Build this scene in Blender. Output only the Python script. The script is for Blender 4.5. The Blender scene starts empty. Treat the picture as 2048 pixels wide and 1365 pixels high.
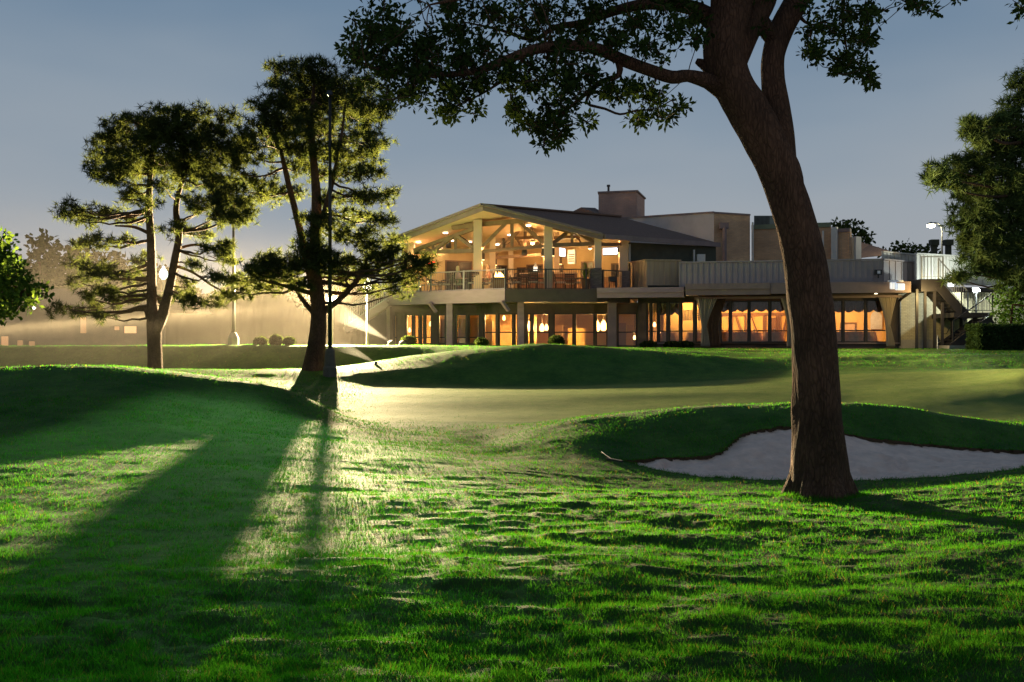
import bpy, bmesh, math, random
import numpy as np
from mathutils import Vector, Matrix
sc = bpy.context.scene
rng = np.random.default_rng(7)
random.seed(7)

# ---------------------------------------------------------------- camera, sky, exposure
F = 2000.0                      # focal length in pixels of the 2048 wide photograph
EYE = 1.7
HOR = 690.0
cam_d = bpy.data.cameras.new("camera")
cam = bpy.data.objects.new("camera", cam_d)
sc.collection.objects.link(cam)
cam.location = (0, 0, EYE)
cam.rotation_euler = (math.radians(90), 0, 0)
cam_d.sensor_width = 36
cam_d.lens = 36 * F / 2048
cam_d.shift_y = (HOR - 682.5) / 2048
cam_d.clip_end = 5000
sc.camera = cam

w = bpy.data.worlds.new("World"); sc.world = w; w.use_nodes = True
nt = w.node_tree; nt.nodes.clear()
def N(nt, t, **kw):
    n = nt.nodes.new(t)
    for k, v in kw.items():
        setattr(n, k, v)
    return n
out = N(nt, 'ShaderNodeOutputWorld'); bg = N(nt, 'ShaderNodeBackground')
tc = N(nt, 'ShaderNodeTexCoord'); sep = N(nt, 'ShaderNodeSeparateXYZ')
nt.links.new(tc.outputs['Generated'], sep.inputs[0])
noi = N(nt, 'ShaderNodeTexNoise'); noi.inputs['Scale'].default_value = 2.2; noi.inputs['Detail'].default_value = 3
mp = N(nt, 'ShaderNodeMapping'); mp.inputs['Scale'].default_value = (1, 1, 3.5)
nt.links.new(tc.outputs['Generated'], mp.inputs[0]); nt.links.new(mp.outputs[0], noi.inputs['Vector'])
ma = N(nt, 'ShaderNodeMath', operation='MULTIPLY_ADD'); ma.inputs[1].default_value = 0.22; ma.inputs[2].default_value = -0.11
nt.links.new(noi.outputs[0], ma.inputs[0])
ad = N(nt, 'ShaderNodeMath', operation='ADD'); nt.links.new(sep.outputs['Z'], ad.inputs[0]); nt.links.new(ma.outputs[0], ad.inputs[1])
rp = N(nt, 'ShaderNodeValToRGB'); nt.links.new(ad.outputs[0], rp.inputs[0])
def srgb(r, g, b):
    f = lambda c: (c/255/12.92 if c <= 10 else ((c/255+.055)/1.055)**2.4)
    return (f(r), f(g), f(b), 1)
e = rp.color_ramp.elements
e[0].position = 0.0; e[0].color = srgb(163, 162, 164)
e[1].position = 1.0; e[1].color = srgb(64, 92, 122)
for p, c in ((0.07, srgb(163, 166, 170)), (0.14, srgb(154, 163, 172)), (0.22, srgb(138, 153, 168)), (0.34, srgb(106, 131, 156))):
    x = e.new(p); x.color = c
nt.links.new(rp.outputs[0], bg.inputs[0]); bg.inputs[1].default_value = 1.0
nt.links.new(bg.outputs[0], out.inputs[0])

sc.view_settings.view_transform = 'Standard'; sc.view_settings.look = 'None'
sc.view_settings.exposure = 0; sc.view_settings.gamma = 1
cy = sc.cycles
cy.use_denoising = True
cy.max_bounces = 7; cy.diffuse_bounces = 3; cy.glossy_bounces = 2; cy.transmission_bounces = 4
cy.transparent_max_bounces = 12; cy.volume_bounces = 0
cy.sample_clamp_indirect = 3; cy.sample_clamp_direct = 0
cy.caustics_reflective = False; cy.caustics_refractive = False
cy.volume_step_rate = 1.0; cy.volume_max_steps = 128

LAMP = (-8.65, 48.0, 3.8)       # the flood lamp that lights the green
# ---------------------------------------------------------------- helpers
def wx(px, Y): return (px - 1024) / F * Y
def wz(py, Y): return EYE + (HOR - py) * Y / F
def P(px, py, Y): return Vector((wx(px, Y), Y, wz(py, Y)))

def tag(o, label=None, cat=None, group=None, kind=None):
    if label: o['label'] = label
    if cat: o['category'] = cat
    if group: o['group'] = group
    if kind: o['kind'] = kind
    return o
def thing(name, label, cat, loc=(0, 0, 0), rz=0, group=None):
    o = bpy.data.objects.new(name, None); sc.collection.objects.link(o)
    o.empty_display_size = .2
    o.location = loc; o.rotation_euler = (0, 0, rz)
    return tag(o, label, cat, group)
def origin_of(o):
    v = Vector((0, 0, 0))
    while o is not None:
        v = v + Vector(o.location); o = o.parent
    return v
def mesh_np(name, V, Fc, m=None, parent=None, smooth=False, local=False):
    """V (n,3), Fc (m,k) numpy arrays, one face size."""
    V = np.asarray(V, dtype=np.float32); Fc = np.asarray(Fc, dtype=np.int32)
    if parent is not None and not local:
        V = V - np.array(origin_of(parent), dtype=np.float32)
    me = bpy.data.meshes.new(name)
    k = Fc.shape[1]
    me.vertices.add(len(V)); me.vertices.foreach_set('co', V.ravel())
    me.loops.add(Fc.size); me.loops.foreach_set('vertex_index', Fc.ravel())
    me.polygons.add(len(Fc)); me.polygons.foreach_set('loop_start', np.arange(0, Fc.size, k, dtype=np.int32))
    if smooth: me.polygons.foreach_set('use_smooth', np.ones(len(Fc), dtype=bool))
    me.update(calc_edges=True)
    o = bpy.data.objects.new(name, me); sc.collection.objects.link(o)
    if m: me.materials.append(m)
    if parent is not None: o.parent = parent
    return o
def copy_tree(o, parent=None):
    c = o.copy(); sc.collection.objects.link(c)
    if parent is not None: c.parent = parent
    for ch in list(o.children): copy_tree(ch, c)
    return c

class MB:
    def __init__(s): s.v = []; s.f = []
    def add(s, vs, fs):
        b = len(s.v); s.v += [tuple(v) for v in vs]; s.f += [tuple(i + b for i in f) for f in fs]; return s
    def hexa(s, v):        # 4 bottom, 4 top
        return s.add(v, [(3, 2, 1, 0), (4, 5, 6, 7), (0, 1, 5, 4), (1, 2, 6, 5), (2, 3, 7, 6), (3, 0, 4, 7)])
    def box(s, c, d, rz=0):
        x, y, z = d[0]/2, d[1]/2, d[2]/2; ca, sa = math.cos(rz), math.sin(rz)
        vs = []
        for zz in (-z, z):
            for a, b in ((-x, -y), (x, -y), (x, y), (-x, y)):
                vs.append((c[0] + a*ca - b*sa, c[1] + a*sa + b*ca, c[2] + zz))
        return s.hexa(vs)
    def slab(s, p0, p1, z0, z1, t=.2, z0b=None, z1b=None):
        """upright slab from plan point p0 to p1, thickness t to the back (left of p0->p1)"""
        d = Vector((p1[0]-p0[0], p1[1]-p0[1])); d.normalize(); n = Vector((-d.y, d.x)) * t
        z0b = z0 if z0b is None else z0b; z1b = z1 if z1b is None else z1b
        return s.hexa([(p0[0], p0[1], z0), (p1[0], p1[1], z0b), (p1[0]+n.x, p1[1]+n.y, z0b), (p0[0]+n.x, p0[1]+n.y, z0),
                       (p0[0], p0[1], z1), (p1[0], p1[1], z1b), (p1[0]+n.x, p1[1]+n.y, z1b), (p0[0]+n.x, p0[1]+n.y, z1)])
    def prism(s, poly, z0, z1):
        n = len(poly)
        a = sum(poly[i][0]*poly[(i+1) % n][1] - poly[(i+1) % n][0]*poly[i][1] for i in range(n))
        if a < 0: poly = poly[::-1]
        vs = [(p[0], p[1], z0) for p in poly] + [(p[0], p[1], z1) for p in poly]
        fs = [tuple(range(n-1, -1, -1)), tuple(range(n, 2*n))] + [(i, (i+1) % n, n + (i+1) % n, n + i) for i in range(n)]
        return s.add(vs, fs)
    def beam(s, a, b, w, h):
        a = Vector(a); b = Vector(b); d = (b - a).normalized()
        up = Vector((0, 0, 1)) if abs(d.z) < .95 else Vector((0, 1, 0))
        x = d.cross(up).normalized() * w/2; y = x.cross(d).normalized() * h/2
        return s.hexa([a-x-y, a+x-y, a+x+y, a-x+y, b-x-y, b+x-y, b+x+y, b-x+y])
    def tube(s, pts, rad, n=8, cap=True):
        pts = [Vector(p) for p in pts]
        if not hasattr(rad, '__len__'): rad = [rad]*len(pts)
        b = len(s.v); k = len(pts)
        ref = None
        for i, p in enumerate(pts):
            d = (pts[min(i+1, k-1)] - pts[max(i-1, 0)]).normalized()
            if ref is None:
                ref = Vector((1, 0, 0)) if abs(d.x) < .8 else Vector((0, 1, 0))
            x = (ref - d*ref.dot(d)).normalized(); y = d.cross(x); ref = x
            for j in range(n):
                a = 2*math.pi*j/n
                s.v.append(tuple(p + (x*math.cos(a) + y*math.sin(a))*rad[i]))
        for i in range(k-1):
            for j in range(n):
                s.f.append((b+i*n+j, b+i*n+(j+1) % n, b+(i+1)*n+(j+1) % n, b+(i+1)*n+j))
        if cap:
            s.f.append(tuple(b+j for j in range(n-1, -1, -1))); s.f.append(tuple(b+(k-1)*n+j for j in range(n)))
        return s
    def lathe(s, prof, c=(0, 0, 0), n=16):
        b = len(s.v); k = len(prof)
        for r, z in prof:
            for j in range(n):
                a = 2*math.pi*j/n
                s.v.append((c[0]+r*math.cos(a), c[1]+r*math.sin(a), c[2]+z))
        for i in range(k-1):
            for j in range(n):
                s.f.append((b+i*n+j, b+i*n+(j+1) % n, b+(i+1)*n+(j+1) % n, b+(i+1)*n+j))
        s.f.append(tuple(b+j for j in range(n-1, -1, -1))); s.f.append(tuple(b+(k-1)*n+j for j in range(n)))
        return s
    def build(s, name, m, parent=None, smooth=False, local=False, bevel=0):
        me = bpy.data.meshes.new(name)
        off = Vector((0, 0, 0)) if (parent is None or local) else origin_of(parent)
        me.from_pydata([(v[0]-off.x, v[1]-off.y, v[2]-off.z) for v in s.v], [], s.f)
        if smooth:
            for p in me.polygons: p.use_smooth = True
        me.update()
        o = bpy.data.objects.new(name, me); sc.collection.objects.link(o)
        if m: me.materials.append(m)
        if parent is not None: o.parent = parent
        if bevel:
            b = o.modifiers.new('bevel', 'BEVEL'); b.width = bevel; b.segments = 2; b.limit_method = 'ANGLE'
        return o

# ---------------------------------------------------------------- materials
MATS = {}
def mat(name, col, rough=.7, col2=None, scale=3.0, bump=0, bscale=None, metal=0, emit=None, estr=0, stretch=(1, 1, 1), spec=.5, detail=6, bdist=.03):
    if name in MATS: return MATS[name]
    m = bpy.data.materials.new(name); m.use_nodes = True; nt = m.node_tree
    b = nt.nodes['Principled BSDF']
    b.inputs['Roughness'].default_value = rough; b.inputs['Metallic'].default_value = metal
    b.inputs['Specular IOR Level'].default_value = spec
    c1 = (*col, 1); c2 = (*(col2 or tuple(c*.72 for c in col)), 1)
    tc = N(nt, 'ShaderNodeTexCoord'); mp = N(nt, 'ShaderNodeMapping'); mp.inputs['Scale'].default_value = stretch
    nt.links.new(tc.outputs['Object'], mp.inputs[0])
    n = N(nt, 'ShaderNodeTexNoise'); n.inputs['Scale'].default_value = scale; n.inputs['Detail'].default_value = detail
    n.inputs['Roughness'].default_value = .65
    nt.links.new(mp.outputs[0], n.inputs['Vector'])
    r = N(nt, 'ShaderNodeValToRGB'); r.color_ramp.elements[0].position = .35; r.color_ramp.elements[1].position = .65
    r.color_ramp.elements[0].color = c2; r.color_ramp.elements[1].color = c1
    nt.links.new(n.outputs[0], r.inputs[0]); nt.links.new(r.outputs[0], b.inputs['Base Color'])
    if bump:
        n2 = N(nt, 'ShaderNodeTexNoise'); n2.inputs['Scale'].default_value = bscale or scale*6; n2.inputs['Detail'].default_value = 5
        nt.links.new(mp.outputs[0], n2.inputs['Vector'])
        bp = N(nt, 'ShaderNodeBump'); bp.inputs['Strength'].default_value = bump; bp.inputs['Distance'].default_value = bdist
        nt.links.new(n2.outputs[0], bp.inputs['Height']); nt.links.new(bp.outputs[0], b.inputs['Normal'])
    if emit:
        b.inputs['Emission Color'].default_value = (*emit, 1); b.inputs['Emission Strength'].default_value = estr
    MATS[name] = m
    return m
def bark_mat(name, c1, c2, scale=7.0, stretch=.3, depth=.05):
    m = bpy.data.materials.new(name); m.use_nodes = True; nt = m.node_tree
    b = nt.nodes['Principled BSDF']; b.inputs['Roughness'].default_value = .95; b.inputs['Specular IOR Level'].default_value = .2
    tc = N(nt, 'ShaderNodeTexCoord'); mp = N(nt, 'ShaderNodeMapping'); mp.inputs['Scale'].default_value = (1, 1, stretch)
    nt.links.new(tc.outputs['Object'], mp.inputs[0])
    nw = N(nt, 'ShaderNodeTexNoise'); nw.inputs['Scale'].default_value = 4; nw.inputs['Detail'].default_value = 4; nt.links.new(mp.outputs[0], nw.inputs['Vector'])
    wa = N(nt, 'ShaderNodeMix', data_type='RGBA', blend_type='LINEAR_LIGHT'); wa.inputs[0].default_value = .10
    nt.links.new(mp.outputs[0], wa.inputs[6]); nt.links.new(nw.outputs['Color'], wa.inputs[7])
    v = N(nt, 'ShaderNodeTexVoronoi', feature='DISTANCE_TO_EDGE'); v.inputs['Scale'].default_value = scale*3.6; nt.links.new(wa.outputs[2], v.inputs['Vector'])
    mr = N(nt, 'ShaderNodeMapRange', interpolation_type='SMOOTHSTEP'); mr.inputs[1].default_value = 0; mr.inputs[2].default_value = .22; nt.links.new(v.outputs['Distance'], mr.inputs[0])
    n = N(nt, 'ShaderNodeTexNoise'); n.inputs['Scale'].default_value = 9; n.inputs['Detail'].default_value = 10; n.inputs['Roughness'].default_value = .75; nt.links.new(mp.outputs[0], n.inputs['Vector'])
    md = N(nt, 'ShaderNodeMath', operation='MULTIPLY_ADD'); md.inputs[1].default_value = 1.5; nt.links.new(n.outputs[0], md.inputs[0])
    m_h = N(nt, 'ShaderNodeMath', operation='MULTIPLY'); m_h.inputs[1].default_value = .38; nt.links.new(mr.outputs[0], m_h.inputs[0]); nt.links.new(m_h.outputs[0], md.inputs[2])
    r = N(nt, 'ShaderNodeValToRGB'); r.color_ramp.elements[0].position = .25; r.color_ramp.elements[1].position = 1.0
    r.color_ramp.elements[0].color = (*c2, 1); r.color_ramp.elements[1].color = (*c1, 1)
    hf = N(nt, 'ShaderNodeMath', operation='MULTIPLY'); hf.inputs[1].default_value = .72; nt.links.new(md.outputs[0], hf.inputs[0]); nt.links.new(hf.outputs[0], r.inputs[0])
    big = N(nt, 'ShaderNodeTexNoise'); big.inputs['Scale'].default_value = 1.4; big.inputs['Detail'].default_value = 5; nt.links.new(tc.outputs['Object'], big.inputs['Vector'])
    br = N(nt, 'ShaderNodeValToRGB'); br.color_ramp.elements[0].color = (.6, .62, .6, 1); br.color_ramp.elements[0].position = .35; br.color_ramp.elements[1].color = (1.15, 1.1, 1.05, 1); br.color_ramp.elements[1].position = .65
    nt.links.new(big.outputs[0], br.inputs[0])
    mx = N(nt, 'ShaderNodeMix', data_type='RGBA', blend_type='MULTIPLY'); mx.inputs[0].default_value = 1; nt.links.new(r.outputs[0], mx.inputs[6]); nt.links.new(br.outputs[0], mx.inputs[7])
    nt.links.new(mx.outputs[2], b.inputs['Base Color'])
    bp = N(nt, 'ShaderNodeBump'); bp.inputs['Strength'].default_value = 1; bp.inputs['Distance'].default_value = depth
    nt.links.new(md.outputs[0], bp.inputs['Height']); nt.links.new(bp.outputs[0], b.inputs['Normal'])
    return m
def brick_mat(name, c1, c2, mortar, ang, bw=.22, bh=.075):
    m = bpy.data.materials.new(name); m.use_nodes = True; nt = m.node_tree
    b = nt.nodes['Principled BSDF']; b.inputs['Roughness'].default_value = .85
    tc = N(nt, 'ShaderNodeTexCoord'); mp = N(nt, 'ShaderNodeMapping'); mp.inputs['Rotation'].default_value = (0, 0, -ang)
    nt.links.new(tc.outputs['Object'], mp.inputs[0])
    sp = N(nt, 'ShaderNodeSeparateXYZ'); cb = N(nt, 'ShaderNodeCombineXYZ')
    nt.links.new(mp.outputs[0], sp.inputs[0]); nt.links.new(sp.outputs['X'], cb.inputs['X']); nt.links.new(sp.outputs['Z'], cb.inputs['Y'])
    t = N(nt, 'ShaderNodeTexBrick'); t.inputs['Scale'].default_value = 1
    t.inputs['Brick Width'].default_value = bw; t.inputs['Row Height'].default_value = bh; t.inputs['Mortar Size'].default_value = .008
    t.inputs['Color1'].default_value = (*c1, 1); t.inputs['Color2'].default_value = (*c2, 1); t.inputs['Mortar'].default_value = (*mortar, 1)
    nt.links.new(cb.outputs[0], t.inputs['Vector'])
    n = N(nt, 'ShaderNodeTexNoise'); n.inputs['Scale'].default_value = 1.3; n.inputs['Detail'].default_value = 6
    nt.links.new(tc.outputs['Object'], n.inputs['Vector'])
    mx = N(nt, 'ShaderNodeMix', data_type='RGBA', blend_type='MULTIPLY'); mx.inputs[0].default_value = .55
    nt.links.new(t.outputs['Color'], mx.inputs[6]); nt.links.new(n.outputs['Color'], mx.inputs[7])
    hs = N(nt, 'ShaderNodeValToRGB'); hs.color_ramp.elements[0].color = (.55, .55, .55, 1); hs.color_ramp.elements[0].position = .3; hs.color_ramp.elements[1].position = .7
    nt.links.new(n.outputs[0], hs.inputs[0]); nt.links.new(hs.outputs[0], mx.inputs[7])
    nt.links.new(mx.outputs[2], b.inputs['Base Color'])
    bp = N(nt, 'ShaderNodeBump'); bp.inputs['Strength'].default_value = .5; bp.inputs['Distance'].default_value = .01
    nt.links.new(t.outputs['Fac'], bp.inputs['Height']); bp.invert = True
    nt.links.new(bp.outputs[0], b.inputs['Normal'])
    return m
def leaf_mat(name, c1, c2, trans=.45, rough=.6, scale=1.2, dry=0):
    m = bpy.data.materials.new(name); m.use_nodes = True; nt = m.node_tree; nt.nodes.clear()
    o = N(nt, 'ShaderNodeOutputMaterial'); d = N(nt, 'ShaderNodeBsdfDiffuse'); t = N(nt, 'ShaderNodeBsdfTranslucent')
    g = N(nt, 'ShaderNodeBsdfGlossy'); g.inputs['Roughness'].default_value = .45; g.inputs['Color'].default_value = (.6, .6, .6, 1)
    tc = N(nt, 'ShaderNodeTexCoord'); n = N(nt, 'ShaderNodeTexNoise'); n.inputs['Scale'].default_value = scale; n.inputs['Detail'].default_value = 8
    n.inputs['Roughness'].default_value = .75
    nt.links.new(tc.outputs['Object'], n.inputs['Vector'])
    r = N(nt, 'ShaderNodeValToRGB'); r.color_ramp.elements[0].position = .36; r.color_ramp.elements[1].position = .64
    r.color_ramp.elements[0].color = (*c1, 1); r.color_ramp.elements[1].color = (*c2, 1)
    nt.links.new(n.outputs[0], r.inputs[0])
    gi = N(nt, 'ShaderNodeNewGeometry'); vr = N(nt, 'ShaderNodeMapRange'); vr.inputs[3].default_value = .55; vr.inputs[4].default_value = 1.4
    nt.links.new(gi.outputs['Random Per Island'], vr.inputs[0])
    vm = N(nt, 'ShaderNodeMix', data_type='RGBA', blend_type='MULTIPLY'); vm.inputs[0].default_value = 1
    nt.links.new(r.outputs[0], vm.inputs[6]); nt.links.new(vr.outputs[0], vm.inputs[7])
    r_out = vm.outputs[2]
    if dry:
        th = N(nt, 'ShaderNodeMath', operation='GREATER_THAN'); th.inputs[1].default_value = 1-dry; nt.links.new(gi.outputs['Random Per Island'], th.inputs[0])
        dm = N(nt, 'ShaderNodeMix', data_type='RGBA'); dm.inputs[7].default_value = (.20, .16, .05, 1); nt.links.new(th.outputs[0], dm.inputs[0]); nt.links.new(r_out, dm.inputs[6]); r_out = dm.outputs[2]
    nt.links.new(r_out, d.inputs[0])
    br = N(nt, 'ShaderNodeMix', data_type='RGBA', blend_type='MULTIPLY'); br.inputs[0].default_value = 1; br.inputs[7].default_value = (1.5, 1.35, .8, 1)
    nt.links.new(r_out, br.inputs[6]); nt.links.new(br.outputs[2], t.inputs[0])
    m1 = N(nt, 'ShaderNodeMixShader'); m1.inputs[0].default_value = trans
    nt.links.new(d.outputs[0], m1.inputs[1]); nt.links.new(t.outputs[0], m1.inputs[2])
    m2 = N(nt, 'ShaderNodeMixShader'); m2.inputs[0].default_value = .003
    nt.links.new(m1.outputs[0], m2.inputs[1]); nt.links.new(g.outputs[0], m2.inputs[2])
    nt.links.new(m2.outputs[0], o.inputs[0])
    return m
def emit_mat(name, col, s):
    if name in MATS: return MATS[name]
    m = bpy.data.materials.new(name); m.use_nodes = True; nt = m.node_tree; nt.nodes.clear()
    o = N(nt, 'ShaderNodeOutputMaterial'); e = N(nt, 'ShaderNodeEmission'); e.inputs[0].default_value = (*col, 1); e.inputs[1].default_value = s
    nt.links.new(e.outputs[0], o.inputs[0]); MATS[name] = m
    return m
def glass_mat():
    m = bpy.data.materials.new('window_glass'); m.use_nodes = True; nt = m.node_tree; nt.nodes.clear()
    o = N(nt, 'ShaderNodeOutputMaterial'); t = N(nt, 'ShaderNodeBsdfTransparent'); t.inputs[0].default_value = (.94, .93, .9, 1)
    g = N(nt, 'ShaderNodeBsdfGlossy'); g.inputs['Roughness'].default_value = .03
    fr = N(nt, 'ShaderNodeFresnel'); fr.inputs[0].default_value = 1.5
    tc = N(nt, 'ShaderNodeTexCoord'); n = N(nt, 'ShaderNodeTexNoise'); n.inputs['Scale'].default_value = 1.1
    nt.links.new(tc.outputs['Object'], n.inputs['Vector'])
    bp = N(nt, 'ShaderNodeBump'); bp.inputs['Strength'].default_value = .05; nt.links.new(n.outputs[0], bp.inputs['Height']); nt.links.new(bp.outputs[0], g.inputs['Normal'])
    mx = N(nt, 'ShaderNodeMixShader'); nt.links.new(fr.outputs[0], mx.inputs[0]); nt.links.new(t.outputs[0], mx.inputs[1]); nt.links.new(g.outputs[0], mx.inputs[2])
    nt.links.new(mx.outputs[0], o.inputs[0])
    return m
GLASS = glass_mat()

def point_light(name, loc, power, col, parent=None, r=.06, spot=None, aim=None, blend=.6):
    l = bpy.data.lights.new(name, 'SPOT' if spot else 'POINT'); l.energy = power; l.color = col; l.shadow_soft_size = r
    if spot: l.spot_size = math.radians(spot); l.spot_blend = blend
    o = bpy.data.objects.new(name, l); sc.collection.objects.link(o)
    o.location = Vector(loc) - (origin_of(parent) if parent is not None else Vector((0, 0, 0)))
    if aim is not None:
        o.rotation_euler = (Vector(aim) - Vector(loc)).to_track_quat('-Z', 'Y').to_euler()
    if parent is not None: o.parent = parent
    return o
WARM = (1.0, .56, .20); WARM2 = (1.0, .55, .16)
# ---------------------------------------------------------------- terrain
def rows():
    z = lambda v: ('z', v)
    T = {
     1.5: [(0, z(0))], 5: [(0, z(0)), (2048, z(0))],
     9:   [(-400, z(.03)), (600, z(.0)), (1400, z(-.03)), (2048, z(-.02)), (2400, z(0))],
     11:  [(-400, z(.07)), (300, z(.08)), (800, z(.03)), (1400, z(-.10)), (1640, z(-.13)), (2048, z(-.06)), (2400, z(0))],
     12.5:[(-400, z(.12)), (300, z(.14)), (800, z(.02)), (1150, z(-.12)), (1640, z(-.22)), (2048, z(-.10)), (2400, z(0))],
     13.5:[(-400, z(.16)), (300, z(.16)), (800, z(-.02)), (1000, 958), (1200, 986), (1350, 990), (1640, 990), (1800, 984), (2048, z(-.16)), (2400, z(-.05))],
     15.2:[(-400, z(.24)), (300, 885), (500, 892), (800, 914), (1000, 930), (1150, 940), (1300, 953), (1400, 958), (1700, 963), (1900, 953), (2048, 938), (2400, 920)],
     16.2:[(-400, z(.32)), (300, 865), (500, 878), (800, 902), (1000, 922), (1150, 925), (1300, 935), (1400, 946), (1700, 949), (1900, 938), (2048, 928), (2400, 905)],
     17.5:[(-400, z(.50)), (300, 832), (500, 862), (680, 880), (800, 890), (1000, 910), (1150, 893), (1300, 902), (1420, 906), (1500, 892), (1600, 894), (1700, 900), (1900, 915), (2048, 915), (2400, 890)],
     18.5:[(-400, z(.65)), (0, 805), (300, 805), (500, 845), (680, 866), (800, 882), (900, 892), (1000, 893), (1150, 868), (1300, 860), (1420, 862), (1500, 858), (1600, 854), (1700, 868), (1850, 888), (2048, 900), (2400, 880)],
     20:  [(-400, z(.95)), (0, 770), (300, 768), (500, 810), (580, 830), (680, 850), (800, 869), (900, 880), (960, 900), (1050, 866), (1150, 840), (1300, 822), (1450, 811), (1600, 807), (1700, 808), (1800, 816), (1900, 833), (2048, 853), (2400, 850)],
     22:  [(-400, z(1.2)), (0, 737), (100, 731), (200, 731), (300, 737), (400, 748), (500, 763), (580, 782), (640, 808), (690, 838), (800, 860), (960, 866), (1150, z(.10)), (1500, z(.18)), (1700, z(.18)), (1900, z(.0)), (2400, z(.0))],
     24:  [(-400, z(1.0)), (300, z(1.0)), (500, z(.70)), (640, z(.20)), (700, z(-.16)), (1000, z(-.22)), (1500, z(-.2)), (1800, z(-.16)), (2048, z(-.1)), (2400, z(0))],
     28:  [(-400, z(.62)), (300, z(.62)), (500, z(.40)), (640, z(.06)), (700, z(-.05)), (1000, z(-.02)), (1500, z(.1)), (1700, z(.14)), (1800, z(.3)), (2048, z(.5)), (2400, z(.5))],
     31:  [(-400, z(.55)), (300, z(.55)), (500, z(.38)), (640, z(.16)), (800, z(.14)), (1000, z(.18)), (1500, z(.3)), (1750, z(.42)), (1900, z(.55)), (2048, z(.84)), (2400, z(.84))],
     34:  [(-400, z(.65)), (300, z(.70)), (500, z(.52)), (640, z(.42)), (760, z(.36)), (1000, z(.36)), (1400, z(.45)), (1750, z(.72)), (2048, z(.82)), (2400, z(.84))],
     36:  [(-400, z(.80)), (300, z(.85)), (500, z(.80)), (628, z(.78)), (740, z(.80)), (900, z(.95)), (1050, z(1.05)), (1250, z(.95)), (1450, z(.82)), (1750, z(.84)), (2048, z(.82)), (2400, z(.84))],
     38.5:[(-400, z(.80)), (500, z(.74)), (640, z(.80)), (720, z(.95)), (800, 715), (900, 702), (1050, 688.5), (1150, 690), (1300, 701), (1450, 714), (1600, 720), (1800, 722), (2048, 716), (2400, 716)],
     39.4:[(-400, z(.78)), (500, z(.74)), (640, z(.76)), (720, z(.84)), (800, z(1.0)), (900, z(1.3)), (1050, z(1.6)), (1300, z(1.4)), (1450, z(1.18)), (1600, 714), (2048, 709), (2400, 710)],
     41.3:[(-400, z(1.62)), (500, z(1.68)), (900, z(1.66)), (1050, z(1.58)), (1300, z(1.48)), (1500, z(1.38)), (1700, z(1.36)), (2048, z(1.38)), (2400, z(1.4))],
     42.2:[(-400, z(1.64)), (500, z(1.69)), (900, z(1.67)), (1050, z(1.6)), (1300, z(1.52)), (1500, z(1.36)), (1700, z(1.34)), (2048, z(1.38)), (2400, z(1.4))],
     44:  [(-400, z(1.60)), (900, z(1.62)), (1300, z(1.56)), (1500, z(1.46)), (2048, z(1.48)), (2400, z(1.5))],
     48:  [(-400, z(1.60)), (900, z(1.60)), (1300, z(1.55)), (1500, z(1.52)), (2048, z(1.52)), (2400, z(1.55))],
     56:  [(0, z(1.58))], 70: [(0, z(1.56))], 4000: [(0, z(1.5))],
    }
    Ys = sorted(T); return Ys, T
TY, TT = rows()
def row_z(Y, px):
    r = TT[Y]
    xs = [a for a, b in r]
    zs = [(b[1] if isinstance(b, tuple) else wz(b, Y)) for a, b in r]
    return np.interp(px, xs, zs)
UPX = np.linspace(-1200, 3248, 556)
_ROW = np.array([row_z(Y, UPX) for Y in TY])
_k = np.exp(-np.linspace(-2, 2, 13)**2); _k /= _k.sum()
_pad = np.pad(_ROW, ((0, 0), (6, 6)), mode='edge')
_ROW = np.array([np.convolve(r, _k, mode='valid') for r in _pad])
# monotone cubic along the depth
def _pchip_slopes(x, y):
    h = np.diff(x)[:, None]; dl = np.diff(y, axis=0) / h
    m = np.zeros_like(y)
    a, b = dl[:-1], dl[1:]; h0, h1 = h[:-1], h[1:]
    w1 = 2*h1 + h0; w2 = h1 + 2*h0
    with np.errstate(divide='ignore', invalid='ignore'):
        mm = (w1 + w2) / (w1/a + w2/b)
    m[1:-1] = np.where(a*b > 0, mm, 0); m[0] = dl[0]; m[-1] = dl[-1]
    return m
_TY = np.array(TY); _SL = _pchip_slopes(_TY, _ROW)
def base_z(px, Y):
    px = np.asarray(px, float); Y = np.clip(np.asarray(Y, float), _TY[0], _TY[-1])
    i = np.clip(np.searchsorted(_TY, Y, side='right') - 1, 0, len(_TY)-2)
    u = np.clip((px - UPX[0]) / (UPX[1]-UPX[0]), 0, len(UPX)-1.001); j = u.astype(int); fu = u - j
    h = _TY[i+1]-_TY[i]; t = (Y-_TY[i])/h
    def g(A, ii): return A[ii, j]*(1-fu) + A[ii, j+1]*fu
    return ((2*t**3-3*t**2+1)*g(_ROW, i) + (t**3-2*t**2+t)*h*g(_SL, i) + (-2*t**3+3*t**2)*g(_ROW, i+1) + (t**3-t**2)*h*g(_SL, i+1))
_lat = rng.random((512, 512))
def vnoise(x, y):
    xi = np.floor(x).astype(int); yi = np.floor(y).astype(int); fx = x-xi; fy = y-yi
    fx = fx*fx*fx*(fx*(fx*6-15)+10); fy = fy*fy*fy*(fy*(fy*6-15)+10)
    a = _lat[xi % 512, yi % 512]; b = _lat[(xi+1) % 512, yi % 512]; c = _lat[xi % 512, (yi+1) % 512]; d = _lat[(xi+1) % 512, (yi+1) % 512]
    return (a*(1-fx)+b*fx)*(1-fy)+(c*(1-fx)+d*fx)*fy - .5
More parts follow.
